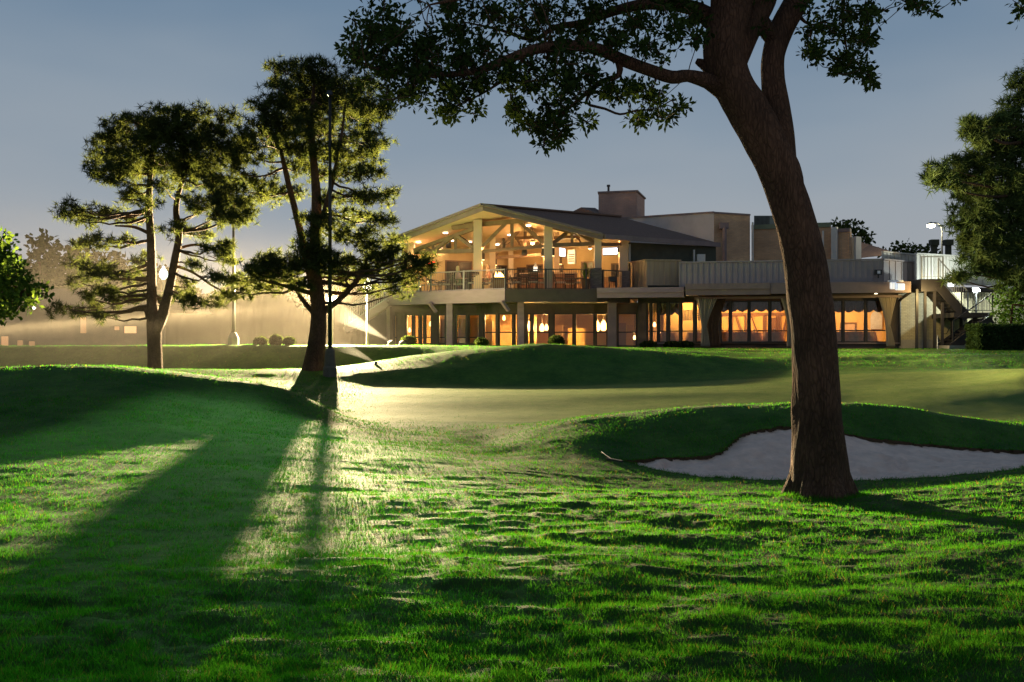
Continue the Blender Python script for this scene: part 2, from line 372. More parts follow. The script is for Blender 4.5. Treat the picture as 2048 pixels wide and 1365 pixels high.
def bumps(x, Y, px):
    """turf undulation: rough near the oak and toward the camera, smooth on the putting green"""
    near = np.clip((15.5 - Y)/3, 0, 1)
    left = 1/(1+np.exp(-(px-880)/90.0))
    lawn = np.clip(left + np.clip((8.2-Y)/1.4, 0, 1), 0, 1)
    green = np.clip((Y-22)/2, 0, 1)*np.clip((38-Y)/2, 0, 1)*np.clip((px-690)/60, 0, 1)
    amp = near*(.25+.75*lawn)
    b = amp*(.12*vnoise(x*.45+3, Y*.66+9) + .048*vnoise(x*1.05+40, Y*2.2+7) + .038*vnoise(x*2.6+11, Y*6+77) + .024*vnoise(x*8+5, Y*15+31))
    far = (1-green*.75)*np.clip((Y-9)/4, .25, 1)
    b = b + far*(.035*vnoise(x*.8+19, Y*1.1+2) + .02*vnoise(x*2.6+60, Y*3.4+70))
    b = b + green*(.16*vnoise(x*.10+4, Y*.33+12) + .05*vnoise(x*.3+14, Y*.8+2))
    return b
def ground(x, Y):
    x = np.asarray(x, float); Y = np.asarray(Y, float)
    px = 1024 + F*x/Y
    return base_z(px, Y) + bumps(x, Y, px)
def gz(x, Y): return float(ground(np.array([x]), np.array([Y]))[0])

SAND = [(1238, 921), (1300, 916), (1350, 915), (1400, 912), (1440, 904), (1452, 892), (1478, 870), (1510, 859), (1560, 853), (1640, 856), (1700, 869),
        (1740, 876), (1850, 888), (1950, 897), (2048, 901), (2150, 905), (2200, 914), (2130, 928), (2048, 936), (1980, 947), (1850, 957), (1700, 963), (1550, 962), (1400, 954), (1310, 940)]
def inpoly(x, y, poly):
    r = np.zeros(x.shape, bool); n = len(poly)
    for i in range(n):
        x0, y0 = poly[i]; x1, y1 = poly[(i+1) % n]
        c = ((y0 > y) != (y1 > y))
        with np.errstate(divide='ignore', invalid='ignore'):
            r ^= c & (x < (x1-x0)*(y-y0)/(y1-y0+1e-12)+x0)
    return r

def grass_ground_mat():
    m = bpy.data.materials.new('turf'); m.use_nodes = True; nt = m.node_tree
    b = nt.nodes['Principled BSDF']; b.inputs['Roughness'].default_value = .8; b.inputs['Specular IOR Level'].default_value = .08
    tc = N(nt, 'ShaderNodeTexCoord')
    def noise(s, d, rr=.6, stretch=None):
        n = N(nt, 'ShaderNodeTexNoise'); n.inputs['Scale'].default_value = s; n.inputs['Detail'].default_value = d; n.inputs['Roughness'].default_value = rr
        nt.links.new(tc.outputs['Object'], n.inputs['Vector']); return n
    n1 = noise(.9, 9, .72); n2 = noise(9, 10, .85)
    r = N(nt, 'ShaderNodeValToRGB'); r.color_ramp.elements[0].position = .35; r.color_ramp.elements[1].position = .65
    r.color_ramp.elements[0].color = (.024, .075, .011, 1); r.color_ramp.elements[1].color = (.075, .145, .022, 1)
    nt.links.new(n1.outputs[0], r.inputs[0])
    r2 = N(nt, 'ShaderNodeValToRGB'); r2.color_ramp.elements[0].position = .3; r2.color_ramp.elements[1].position = .7
    r2.color_ramp.elements[0].color = (.55, .55, .5, 1); r2.color_ramp.elements[1].color = (1.35, 1.35, 1.2, 1)
    nt.links.new(n2.outputs[0], r2.inputs[0])
    mx = N(nt, 'ShaderNodeMix', data_type='RGBA', blend_type='MULTIPLY'); mx.inputs[0].default_value = 1
    nt.links.new(r.outputs[0], mx.inputs[6]); nt.links.new(r2.outputs[0], mx.inputs[7])
    at = N(nt, 'ShaderNodeAttribute'); at.attribute_name = 'mown'
    gm = N(nt, 'ShaderNodeMix', data_type='RGBA'); nt.links.new(at.outputs['Fac'], gm.inputs[0]); nt.links.new(mx.outputs[2], gm.inputs[6])
    n4 = noise(1.6, 8, .7); g2 = N(nt, 'ShaderNodeValToRGB'); g2.color_ramp.elements[0].position = .35; g2.color_ramp.elements[1].position = .65
    g2.color_ramp.elements[0].color = (.095, .145, .028, 1); g2.color_ramp.elements[1].color = (.150, .190, .045, 1); nt.links.new(n4.outputs[0], g2.inputs[0]); nt.links.new(g2.outputs[0], gm.inputs[7])
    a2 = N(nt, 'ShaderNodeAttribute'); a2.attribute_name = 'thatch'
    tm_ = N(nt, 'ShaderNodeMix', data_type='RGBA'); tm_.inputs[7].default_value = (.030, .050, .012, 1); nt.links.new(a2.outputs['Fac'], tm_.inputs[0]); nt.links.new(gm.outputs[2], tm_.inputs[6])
    nt.links.new(tm_.outputs[2], b.inputs['Base Color'])
    n3 = noise(45, 6, .8); bp = N(nt, 'ShaderNodeBump'); bp.inputs['Strength'].default_value = .9; bp.inputs['Distance'].default_value = .02
    nt.links.new(n3.outputs[0], bp.inputs['Height']); nt.links.new(bp.outputs[0], b.inputs['Normal'])
    b.inputs['Sheen Weight'].default_value = .02; b.inputs['Sheen Tint'].default_value = (.75, .9, .35, 1)
    return m
TURF = grass_ground_mat()
def build_ground():
    u = np.concatenate([np.linspace(-2200, -520, 30)[:-1], np.linspace(-520, 2570, 700), np.linspace(2570, 4250, 30)[1:]])
    Y = [2.2]
    while Y[-1] < 62: Y.append(Y[-1]*((1.0024 if 14 < Y[-1] < 20.5 else 1.0055) if Y[-1] < 43 else 1.012))
    while Y[-1] < 3500: Y.append(Y[-1]*1.25)
    Y = np.array(Y); U, YY = np.meshgrid(u, Y); X = (U-1024)/F*YY
    Z = base_z(U, YY) + bumps(X, YY, U)
    pyy = HOR + (EYE-Z)*F/YY
    jit = 5*vnoise(X*4, YY*4) + 3*vnoise(X*13, YY*13)
    ins = inpoly(U + jit, pyy + jit*.6, SAND) & (YY > 14.2) & (YY < 19.9)
    nr, ncol = U.shape
    idx = np.arange(nr*ncol).reshape(nr, ncol)
    q = np.stack([idx[:-1, :-1], idx[:-1, 1:], idx[1:, 1:], idx[1:, :-1]], -1).reshape(-1, 4)
    fs = (ins[:-1, :-1] & ins[:-1, 1:] & ins[1:, 1:] & ins[1:, :-1]).ravel()
    V = np.stack([X, YY, Z], -1).reshape(-1, 3)
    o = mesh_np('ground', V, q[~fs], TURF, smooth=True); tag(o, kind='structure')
    edge = 1.0*vnoise(X*.25+5, YY*.25+8) + .25*vnoise(X*1.4, YY*1.4)
    mown = np.clip(((YY-(24.2+edge)))/.25, 0, 1)*np.clip(((33.9+edge*.7)-YY)/.25, 0, 1)*np.clip((U-(690+(YY-24)*2+edge*18))/6, 0, 1)
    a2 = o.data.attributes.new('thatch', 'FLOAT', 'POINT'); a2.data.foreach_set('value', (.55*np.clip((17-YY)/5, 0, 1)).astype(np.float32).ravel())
    at = o.data.attributes.new('mown', 'FLOAT', 'POINT'); at.data.foreach_set('value', mown.astype(np.float32).ravel())
    # earth lip of the bunker: the cut edge of the turf turned down into the sand
    fg = fs.reshape(nr-1, ncol-1)
    lip = []
    for (a, b, ea, eb) in ((fg[:-1, :], fg[1:, :], idx[1:-1, :-1], idx[1:-1, 1:]), (fg[:, :-1], fg[:, 1:], idx[:-1, 1:-1], idx[1:, 1:-1])):
        k = a != b; lip.append(np.stack([ea[k], eb[k]], -1))
    lip = np.concatenate(lip)
    lv = V[lip]; lo = lv.copy(); lo[:, :, 2] -= .06; lv = lv.copy(); lv[:, :, 2] += .004
    LV = np.concatenate([lv[:, 0], lv[:, 1], lo[:, 1], lo[:, 0]]); n = len(lip)
    LF = np.stack([np.arange(n), np.arange(n)+n, np.arange(n)+2*n, np.arange(n)+3*n], -1)
    tag(mesh_np('bunker_edge', LV, LF, mat('soil', (.085, .05, .026), .95, scale=20, bump=.5)), kind='structure')
    # ragged blades hanging over the lip
    c = lv.mean(1); k = 9; C = np.repeat(c, k, 0) + rng.normal(0, .025, (len(c)*k, 3))*np.array([1, 1, .2]); n_ = len(C)
    a = rng.uniform(0, 6.283, n_); L_ = rng.uniform(.03, .085, n_); ww = rng.uniform(.003, .006, n_)
    W_ = np.stack([np.cos(a), np.sin(a), a*0], -1)*ww[:, None]; T_ = C + np.stack([np.cos(a+1.5)*.7, np.sin(a+1.5)*.7, rng.uniform(-.4, .8, n_)], -1)*L_[:, None]; I_ = np.arange(n_)
    tag(mesh_np('grass', np.concatenate([C-W_, C+W_, T_]), np.stack([I_, I_+n_, I_+2*n_], -1), GRASS), 'ragged grass fringe hanging over the bunker edge', 'grass', kind='stuff')
    # sand sheet a few centimetres lower, reaching under the lip
    gr = fg.copy()
    for _ in range(3):
        g2 = gr.copy(); g2[1:] |= gr[:-1]; g2[:-1] |= gr[1:]; g2[:, 1:] |= gr[:, :-1]; g2[:, :-1] |= gr[:, 1:]; gr = g2
    sq = q[gr.ravel()]; uniq, inv = np.unique(sq, return_inverse=True)
    SV = V[uniq].copy(); SV[:, 2] += -.055 + .05*vnoise(SV[:, 0]*2.2, SV[:, 1]*2.2) + .04*vnoise(SV[:, 0]*5, SV[:, 1]*5) + .022*vnoise(SV[:, 0]*13, SV[:, 1]*13)
    SV[:, 2] += .006*np.sin((SV[:, 0]*.8+SV[:, 1]*.6+.25*vnoise(SV[:, 0]*.7, SV[:, 1]*.7))*2*np.pi/.14)
    for k in range(46):
        fx, fy = rng.uniform(2.2, 10), rng.uniform(15.4, 17.4); dd = ((SV[:, 0]-fx)/.07)**2 + ((SV[:, 1]-fy)/.15)**2; SV[:, 2] += -.04*np.exp(-dd) + .014*np.exp(-(np.sqrt(dd)-1.7)**2*3)
    sand = mat('sand', (.93, .62, .47), .95, (.72, .47, .36), scale=3, bump=.6, bscale=40)
    tag(mesh_np('bunker_sand', SV, inv.reshape(-1, 4), sand, smooth=True), kind='structure')
GRASS = leaf_mat('grass_blade', (.026, .160, .010), (.070, .275, .018), trans=.55, scale=.9, dry=.07)
build_ground()
def build_grass(n=820000):
    # blades, thick near the camera and thinning with distance
    u = rng.uniform(-380, 2430, n)
    t = rng.random(n); Ya, Yb = 4.2, 19.0
    Y = 1/((1-t)/Ya + t/Yb)           # density ~ 1/Y^2 per depth
    Y = Y + rng.normal(0, .02, n)
    x = (u-1024)/F*Y
    z = ground(x, Y)
    pyy = HOR + (EYE-z)*F/Y
    keep = ~(inpoly(u, pyy, SAND) & (Y > 14.2))
    clump = vnoise(x*5+9, Y*5+4) + .6*vnoise(x*13, Y*13)
    keep &= (rng.random(n) < np.clip(.55 + clump*.9, .12, 1))
    x, Y, z, u, clump = x[keep], Y[keep], z[keep], u[keep], clump[keep]; n = len(x)
    L = (.020 + .024*rng.random(n))*(1+.5*clump)*np.where(rng.random(n) < .04, 1.6, 1)
    a = rng.uniform(0, 2*np.pi, n); lean = rng.uniform(.15, .95, n)
    wd = np.maximum(.0022, Y*.00030)*rng.uniform(.7, 1.3, n)
    b = rng.uniform(0, 2*np.pi, n)
    B = np.stack([x, Y, z-.006], -1); W = np.stack([np.cos(b), np.sin(b), np.zeros(n)], -1)*wd[:, None]
    T = B + np.stack([np.cos(a)*lean, np.sin(a)*lean, np.ones(n)], -1)*L[:, None]
    V = np.concatenate([B-W, B+W, T]); I = np.arange(n)
    o = mesh_np('grass', V, np.stack([I, I+n, I+2*n], -1), GRASS)
    tag(o, 'short mown green turf covering the foreground around the oak', 'grass', kind='stuff')
build_grass()
def build_far_grass(n=260000):
    u = rng.uniform(-300, 2350, n); Ya, Yb = 17.0, 47.0
    t = rng.random(n); Y = Ya*(Yb/Ya)**t
    x = (u-1024)/F*Y; z = ground(x, Y); pyy = HOR + (EYE-z)*F/Y
    green = np.clip((Y-23)/2, 0, 1)*np.clip((37-Y)/2, 0, 1)*np.clip((u-700)/60, 0, 1)
    keep = ~(inpoly(u, pyy, SAND) & (Y < 20)) & (rng.random(n) < np.clip(.5+1.0*vnoise(x*1.5, Y*1.5)+.6*vnoise(x*5, Y*5), .1, 1)*(1-.85*green))
    x, Y, z, green = x[keep], Y[keep], z[keep], green[keep]; n = len(x)
    L = (.022+.035*rng.random(n))*(1-.55*green); a = rng.uniform(0, 2*np.pi, n); b = rng.uniform(0, 2*np.pi, n); wd = Y*.00035*rng.uniform(.6, 1.3, n)
    B = np.stack([x, Y, z-.008], -1); W = np.stack([np.cos(b), np.sin(b), np.zeros(n)], -1)*wd[:, None]
    T = B + np.stack([np.cos(a)*.6, np.sin(a)*.6, np.ones(n)], -1)*L[:, None]; I = np.arange(n)
    tag(mesh_np('grass', np.concatenate([B-W, B+W, T]), np.stack([I, I+n, I+2*n], -1), GRASS), 'short turf on the far mounds and green before the clubhouse', 'grass', kind='stuff')
build_far_grass()
# ---------------------------------------------------------------- flood lamp on the bank, mist, sprinklers
fl = thing('flood_lamp', 'low flood lamp glowing behind the pine trunk in the mist', 'flood lamp', (LAMP[0], LAMP[1], gz(LAMP[0], LAMP[1])-.02))
dark_metal = mat('dark_metal', (.02, .02, .02), .5, scale=8)
MB().tube([(LAMP[0], LAMP[1]+.1, gz(LAMP[0], LAMP[1])-.05), (LAMP[0], LAMP[1]+.1, LAMP[2]-.1)], .05, 10).build('pole', dark_metal, fl)
MB().box((LAMP[0], LAMP[1]+.22, LAMP[2]), (.5, .2, .42)).build('housing', dark_metal, fl, bevel=.02)
MB().box((LAMP[0], LAMP[1]+.105, LAMP[2]), (.44, .02, .36)).build('lens', emit_mat('flood_lens', (1, .86, .55), 60), fl)
fl_o = point_light('flood_light', (LAMP[0], LAMP[1]-.05, LAMP[2]), 560000, (1.0, .78, .42), fl, r=.12)
def beam_profile(o):
    """photometry of the flood lamp: most light out level over the green, little straight down, almost none backwards"""
    l = o.data; l.use_nodes = True; nt = l.node_tree
    em = nt.nodes['Emission']; g = N(nt, 'ShaderNodeNewGeometry'); sp = N(nt, 'ShaderNodeSeparateXYZ')
    nt.links.new(g.outputs['Incoming'], sp.inputs[0])
    r = N(nt, 'ShaderNodeValToRGB')
    mr = N(nt, 'ShaderNodeMapRange'); mr.inputs[1].default_value = -1; mr.inputs[2].default_value = 1
    nt.links.new(sp.outputs['Z'], mr.inputs[0]); nt.links.new(mr.outputs[0], r.inputs[0])
    e = r.color_ramp.elements; e[0].position = 0; e[0].color = (.14, .14, .14, 1); e[1].position = 1; e[1].color = (.12, .12, .12, 1)
    for z, v in ((-.35, .19), (-.22, .18), (-.165, .18), (-.135, .19), (-.115, .33), (-.096, 1), (-.0935, .75), (-.088, .26), (-.05, .34), (.0, .55), (.10, .7), (.30, .55)):
        x = e.new((z+1)/2); x.color = (v, v, v, 1)
    b = N(nt, 'ShaderNodeMapRange', interpolation_type='SMOOTHSTEP'); b.inputs[1].default_value = -.24; b.inputs[2].default_value = -.02; b.inputs[3].default_value = 1; b.inputs[4].default_value = .008
    nt.links.new(sp.outputs['Y'], b.inputs[0])
    m = N(nt, 'ShaderNodeMath', operation='MULTIPLY'); nt.links.new(r.outputs[0], m.inputs[0]); nt.links.new(b.outputs[0], m.inputs[1])
    c = N(nt, 'ShaderNodeMapRange', interpolation_type='SMOOTHSTEP'); c.inputs[1].default_value = -.92; c.inputs[2].default_value = -.45; c.inputs[3].default_value = .42; c.inputs[4].default_value = 1
    nt.links.new(sp.outputs['X'], c.inputs[0]); m2 = N(nt, 'ShaderNodeMath', operation='MULTIPLY'); nt.links.new(m.outputs[0], m2.inputs[0]); nt.links.new(c.outputs[0], m2.inputs[1]); m = m2
    nt.links.new(m.outputs[0], em.inputs['Strength'])
beam_profile(fl_o)

def volume_mat(name, dens, g, col, fade=None):
    m = bpy.data.materials.new(name); m.use_nodes = True; nt = m.node_tree; nt.nodes.clear()
    o = N(nt, 'ShaderNodeOutputMaterial'); v = N(nt, 'ShaderNodeVolumePrincipled')
    v.inputs['Color'].default_value = (*col, 1); v.inputs['Density'].default_value = dens; v.inputs['Anisotropy'].default_value = g
    nt.links.new(v.outputs[0], o.inputs['Volume'])
    return m, v, nt
def ellipsoid(name, c, r, m, parent=None, ns=24):
    prof = [(math.sin(math.pi*i/ns)+1e-4, -math.cos(math.pi*i/ns)) for i in range(ns+1)]
    b = MB().lathe(prof, n=32)
    b.v = [(c[0]+v[0]*r[0], c[1]+v[1]*r[1], c[2]+v[2]*r[2]) for v in b.v]
    return b.build(name, m, parent, smooth=True)
def build_mist():
    m, v, nt = volume_mat('mist', .02, .30, (1, .88, .72))
    c = (-21.0, 44.0, 1.0); r = (19, 15, 9.5)
    tc = N(nt, 'ShaderNodeTexCoord')
    # density falls softly from the middle to the skin of the cloud; thicker away from the lamp
    mp = N(nt, 'ShaderNodeMapping'); mp.vector_type = 'TEXTURE'
    mp.inputs['Location'].default_value = c; mp.inputs['Scale'].default_value = r
    nt.links.new(tc.outputs['Object'], mp.inputs[0])
    ln = N(nt, 'ShaderNodeVectorMath', operation='LENGTH'); nt.links.new(mp.outputs[0], ln.inputs[0])
    mr = N(nt, 'ShaderNodeMapRange', interpolation_type='SMOOTHSTEP'); mr.inputs[1].default_value = 1.0; mr.inputs[2].default_value = .25
    mr.inputs[3].default_value = 0; mr.inputs[4].default_value = 1
    nt.links.new(ln.outputs['Value'], mr.inputs[0])
    ds = N(nt, 'ShaderNodeVectorMath', operation='DISTANCE'); ds.inputs[1].default_value = LAMP
    nt.links.new(tc.outputs['Object'], ds.inputs[0])
    md = N(nt, 'ShaderNodeMath', operation='MULTIPLY_ADD'); md.inputs[1].default_value = MIST_K; md.inputs[2].default_value = MIST_0
    nt.links.new(ds.outputs['Value'], md.inputs[0])
    n = N(nt, 'ShaderNodeTexNoise'); n.inputs['Scale'].default_value = .22; n.inputs['Detail'].default_value = 2
    nt.links.new(tc.outputs['Object'], n.inputs['Vector'])
    nr = N(nt, 'ShaderNodeMapRange'); nr.inputs[1].default_value = .3; nr.inputs[2].default_value = .7; nr.inputs[3].default_value = .55; nr.inputs[4].default_value = 1.35
    nt.links.new(n.outputs[0], nr.inputs[0])
    m1 = N(nt, 'ShaderNodeMath', operation='MULTIPLY'); m2 = N(nt, 'ShaderNodeMath', operation='MULTIPLY')
    nt.links.new(mr.outputs[0], m1.inputs[0]); nt.links.new(md.outputs[0], m1.inputs[1])
    nt.links.new(m1.outputs[0], m2.inputs[0]); nt.links.new(nr.outputs[0], m2.inputs[1])
    sz = N(nt, 'ShaderNodeSeparateXYZ'); nt.links.new(tc.outputs['Object'], sz.inputs[0])
    hz = N(nt, 'ShaderNodeMapRange', interpolation_type='SMOOTHSTEP'); hz.inputs[1].default_value = 1.5; hz.inputs[2].default_value = 8.5; hz.inputs[3].default_value = 1; hz.inputs[4].default_value = .1
    nt.links.new(sz.outputs['Z'], hz.inputs[0])
    m3 = N(nt, 'ShaderNodeMath', operation='MULTIPLY'); nt.links.new(m2.outputs[0], m3.inputs[0]); nt.links.new(hz.outputs[0], m3.inputs[1])
    nt.links.new(m3.outputs[0], v.inputs['Density'])
    o = ellipsoid('mist', c, r, m)
    tag(o, 'drifting sprinkler mist lit tan around the two pines', 'mist', kind='stuff')
MIST_K = .00060; MIST_0 = .00034
build_mist()
# ---------------------------------------------------------------- trees
BARK = bark_mat('oak_bark', (.19, .10, .062), (.045, .024, .016), 7, .24, .05)
PBARK = bark_mat('pine_bark', (.13, .08, .055), (.03, .018, .012), 5, .35, .05)
NEEDLE = leaf_mat('pine_needles', (.020, .034, .013), (.068, .082, .024), trans=.32, scale=2.2)
OAKLEAF = leaf_mat('oak_leaf', (.014, .028, .008), (.040, .066, .016), trans=.35, scale=5)
LEAF2 = leaf_mat('bright_leaf', (.045, .090, .018), (.10, .165, .03), trans=.4, scale=3)
DLEAF = leaf_mat('dark_leaf', (.02, .035, .012), (.05, .07, .02), trans=.3, scale=3)

def unit(v): return v / np.maximum(np.linalg.norm(v, axis=-1, keepdims=True), 1e-9)
def tufts(C, n, L, wd, up=.25):
    """needle tufts: n thin triangles from each centre"""
    C = np.repeat(C, n, 0); k = len(C)
    d = rng.normal(0, 1, (k, 3)); d[:, 2] += up; d = unit(d)
    w_ = unit(np.cross(d, rng.normal(0, 1, (k, 3))))*wd
    l = L*rng.uniform(.6, 1.15, (k, 1))
    b = C + d*l*.06
    return np.concatenate([b-w_, b+w_, C + d*l])
def tri_idx(V):
    n = len(V)//3; i = np.arange(n); return np.stack([i, i+n, i+2*n], -1)
def leaves(C, n, R, L, W, down=0.0, flat=False):
    """n pointed leaves round each centre (two triangles folded on the midrib, as one quad)"""
    C = np.repeat(C, n, 0); k = len(C)
    d = rng.normal(0, 1, (k, 3)); d[:, 2] -= down; d = unit(d)
    if flat: d[:, 2] *= .5; d = unit(d)
    b = C + d*R*rng.uniform(.1, 1, (k, 1))
    w_ = unit(np.cross(d, rng.normal(0, 1, (k, 3))))
    l = L*rng.uniform(.65, 1.2, (k, 1)); ww = w_*W*rng.uniform(.7, 1.2, (k, 1))
    nrm = np.cross(d, w_)
    V = np.concatenate([b, b + d*l*.55 + ww + nrm*W*.3, b + d*l, b + d*l*.55 - ww + nrm*W*.3])
    return V
def quad_idx(V):
    n = len(V)//4; i = np.arange(n); return np.stack([i, i+n, i+2*n, i+3*n], -1)
def bez(a, b, sag=0, n=7, wob=.0):
    a = Vector(a); b = Vector(b); out = []
    for i in range(n):
        t = i/(n-1); p = a.lerp(b, t); p.z += sag*math.sin(math.pi*t)
        if 0 < i < n-1: p += Vector((random.uniform(-wob, wob), random.uniform(-wob, wob), random.uniform(-wob, wob)))
        out.append(p)
    return out
def spath(pts, Y, dY=None):
    return [P(p[0], p[1], Y + (dY[i] if dY else 0)) for i, p in enumerate(pts)]
def smooth_path(pts, rad, sub=4):
    """Catmull-Rom through the points with radii"""
    pts = [Vector(p) for p in pts]; n = len(pts); op = []; orr = []
    for i in range(n-1):
        p0 = pts[max(i-1, 0)]; p1 = pts[i]; p2 = pts[i+1]; p3 = pts[min(i+2, n-1)]
        for s in range(sub):
            t = s/sub
            op.append(.5*((2*p1)+(p2-p0)*t+(2*p0-5*p1+4*p2-p3)*t*t+(3*p1-p0-3*p2+p3)*t**3)); orr.append(rad[i]*(1-t)+rad[i+1]*t)
    op.append(pts[-1]); orr.append(rad[-1]); return op, orr

# ---- the big oak in the foreground
def build_oak():
    Y = 12.5; s = Y/F
    g0 = P(1640, 1000, Y); gzz = gz(g0.x, g0.y)
    t = thing('oak_tree', 'large leaning oak with a forked trunk beside the sand bunker', 'tree', (g0.x, g0.y, gzz-.05))
    def limb(bm, pts, widths, dY=None, n=14, sub=5):
        p, r = smooth_path(spath(pts, Y, dY), [w_*s/2 for w_ in widths], sub)
        bm.tube(p, r, n)
        return p
    tr = MB()
    limb(tr, [(1643, 1030), (1642, 1000), (1640, 970), (1639, 930), (1637, 870), (1634, 780), (1629, 680), (1618, 590), (1603, 500), (1577, 400), (1550, 330), (1524, 275), (1497, 225), (1470, 180), (1452, 140), (1446, 100), (1455, 50), (1464, 0), (1462, -80), (1440, -190)],
         [158, 138, 119, 109, 100, 91, 87, 88, 84, 79, 79, 82, 80, 80, 84, 84, 80, 80, 70, 50], n=48, sub=8)
    # uneven swellings and scars of an old trunk
    for i in range(len(tr.v)):
        x, y, z = tr.v[i]; k = .045*float(vnoise(np.array([math.atan2(y-12.5, x-(g0.x-.1*(z-1)))*1.6+7]), np.array([z*1.1]))[0]) + .02*float(vnoise(np.array([x*9.0+3]), np.array([z*3.0+y*4]))[0])
        tr.v[i] = (x + k*(1 if x > g0.x-.07*z else -1), y + k*.6, z)
    # root flare
    for a, l in ((0, .42), (.9, .3), (2.1, .3), (3.0, .38), (4.0, .36), (5.0, .4), (5.7, .3)):
        c = Vector((g0.x + math.cos(a)*.22, g0.y + math.sin(a)*.22, gzz+.34)); e_ = Vector((g0.x + math.cos(a)*(.22+l*.75), g0.y + math.sin(a)*(.22+l*.75), gzz-.07))
        mid = c.lerp(e_, .5) + Vector((0, 0, -.09))
        p, r = smooth_path([c + Vector((-math.cos(a)*.05, -math.sin(a)*.05, .35)), c, mid, e_], [.12, .15, .12, .05], 4); tr.tube(p, r, 10)
    # right stem of the fork
    limb(tr, [(1560, 330), (1558, 270), (1553, 215), (1546, 160), (1547, 110), (1565, 55), (1594, 0), (1622, -70), (1660, -170)], [66, 60, 53, 47, 46, 50, 50, 44, 32], [0, .05, .1, .15, .2, .25, .3, .4, .6], n=18)
    limb(tr, [(1470, 130), (1497, 60), (1528, 0), (1552, -80)], [44, 50, 50, 40], [0, .05, .1, .2])
    limb(tr, [(1548, 80), (1520, 40), (1495, -10)], [34, 34, 30], [.2, .1, 0])
    limb(tr, [(1440, 150), (1412, 132), (1392, 122)], [42, 24, 10])
    B = {}
    B['a'] = limb(tr, [(1452, 176), (1415, 162), (1375, 152), (1344, 155), (1297, 140), (1246, 121), (1180, 94), (1090, 95), (1031, 113), (953, 143), (880, 150), (836, 152), (760, 140), (712, 120)], [58, 32, 24, 26, 24, 24, 22, 21, 18, 14, 10, 8, 5, 3], [0, -.1, -.2, -.3, -.4, -.5, -.6, -.7, -.8, -.9, -1, -1, -1.1, -1.1], n=12, sub=3)
    B['b'] = limb(tr, [(1235, 117), (1238, 150), (1200, 165), (1168, 191), (1140, 215), (1121, 235), (1105, 270)], [14, 12, 10, 8, 6, 4, 3], [-.5, -.5, -.5, -.6, -.6, -.7, -.7], n=8, sub=3)
    B['c'] = limb(tr, [(1195, 170), (1172, 205), (1210, 218), (1240, 229), (1270, 222), (1310, 218), (1345, 200)], [8, 6, 5, 4.5, 4, 3, 2], [-.5]*7, n=6, sub=3)
    B['d'] = limb(tr, [(1425, 40), (1380, 15), (1300, 8), (1230, 22), (1170, 45), (1110, 55), (1065, 80), (1000, 60), (930, 45)], [44, 30, 24, 20, 15, 12, 9, 6, 3], [.1, .3, .5, .6, .7, .8, .8, .9, .9], n=10, sub=3)
    B['e'] = limb(tr, [(1440, -20), (1380, -50), (1280, -70), (1150, -60), (1030, -30), (930, -5), (860, 10)], [40, 30, 24, 18, 12, 8, 3], [0, -.5, -1, -1.3, -1.5, -1.5, -1.5], n=10, sub=3)
    B['f'] = limb(tr, [(1060, 100), (1020, 150), (960, 190), (905, 215)], [9, 6, 4, 2], [-.7, -.7, -.6, -.6], n=6, sub=3)
    B['g'] = limb(tr, [(1610, -40), (1660, -60), (1686, -30), (1685, 30), (1690, 80), (1697, 115), (1708, 140)], [26, 20, 12, 7, 5, 3, 2], [.3, .3, .3, .3, .3, .3, .3], n=8, sub=3)
    B['h'] = limb(tr, [(1640, -110), (1720, -120), (1780, -60), (1830, -10), (1850, 10)], [26, 18, 10, 5, 2], [.5, .6, .7, .8, .8], n=8, sub=3)
    B['i'] = limb(tr, [(1595, 30), (1620, 50), (1650, 45), (1675, 55)], [10, 5, 4, 2], [.3]*4, n=6, sub=3)
    B['j'] = limb(tr, [(860, 150), (820, 175), (790, 200)], [6, 4, 2], [-1]*3, n=6, sub=3)
    B['k'] = limb(tr, [(1440, -120), (1350, -180), (1220, -200), (1100, -160)], [40, 28, 18, 8], [0, .6, 1.2, 1.6], n=10, sub=3)
    B['l'] = limb(tr, [(1650, -150), (1700, -230), (1790, -260)], [34, 22, 8], [.5, 1, 1.2], n=10, sub=3)
    tr.build('trunk', BARK, t, smooth=True)
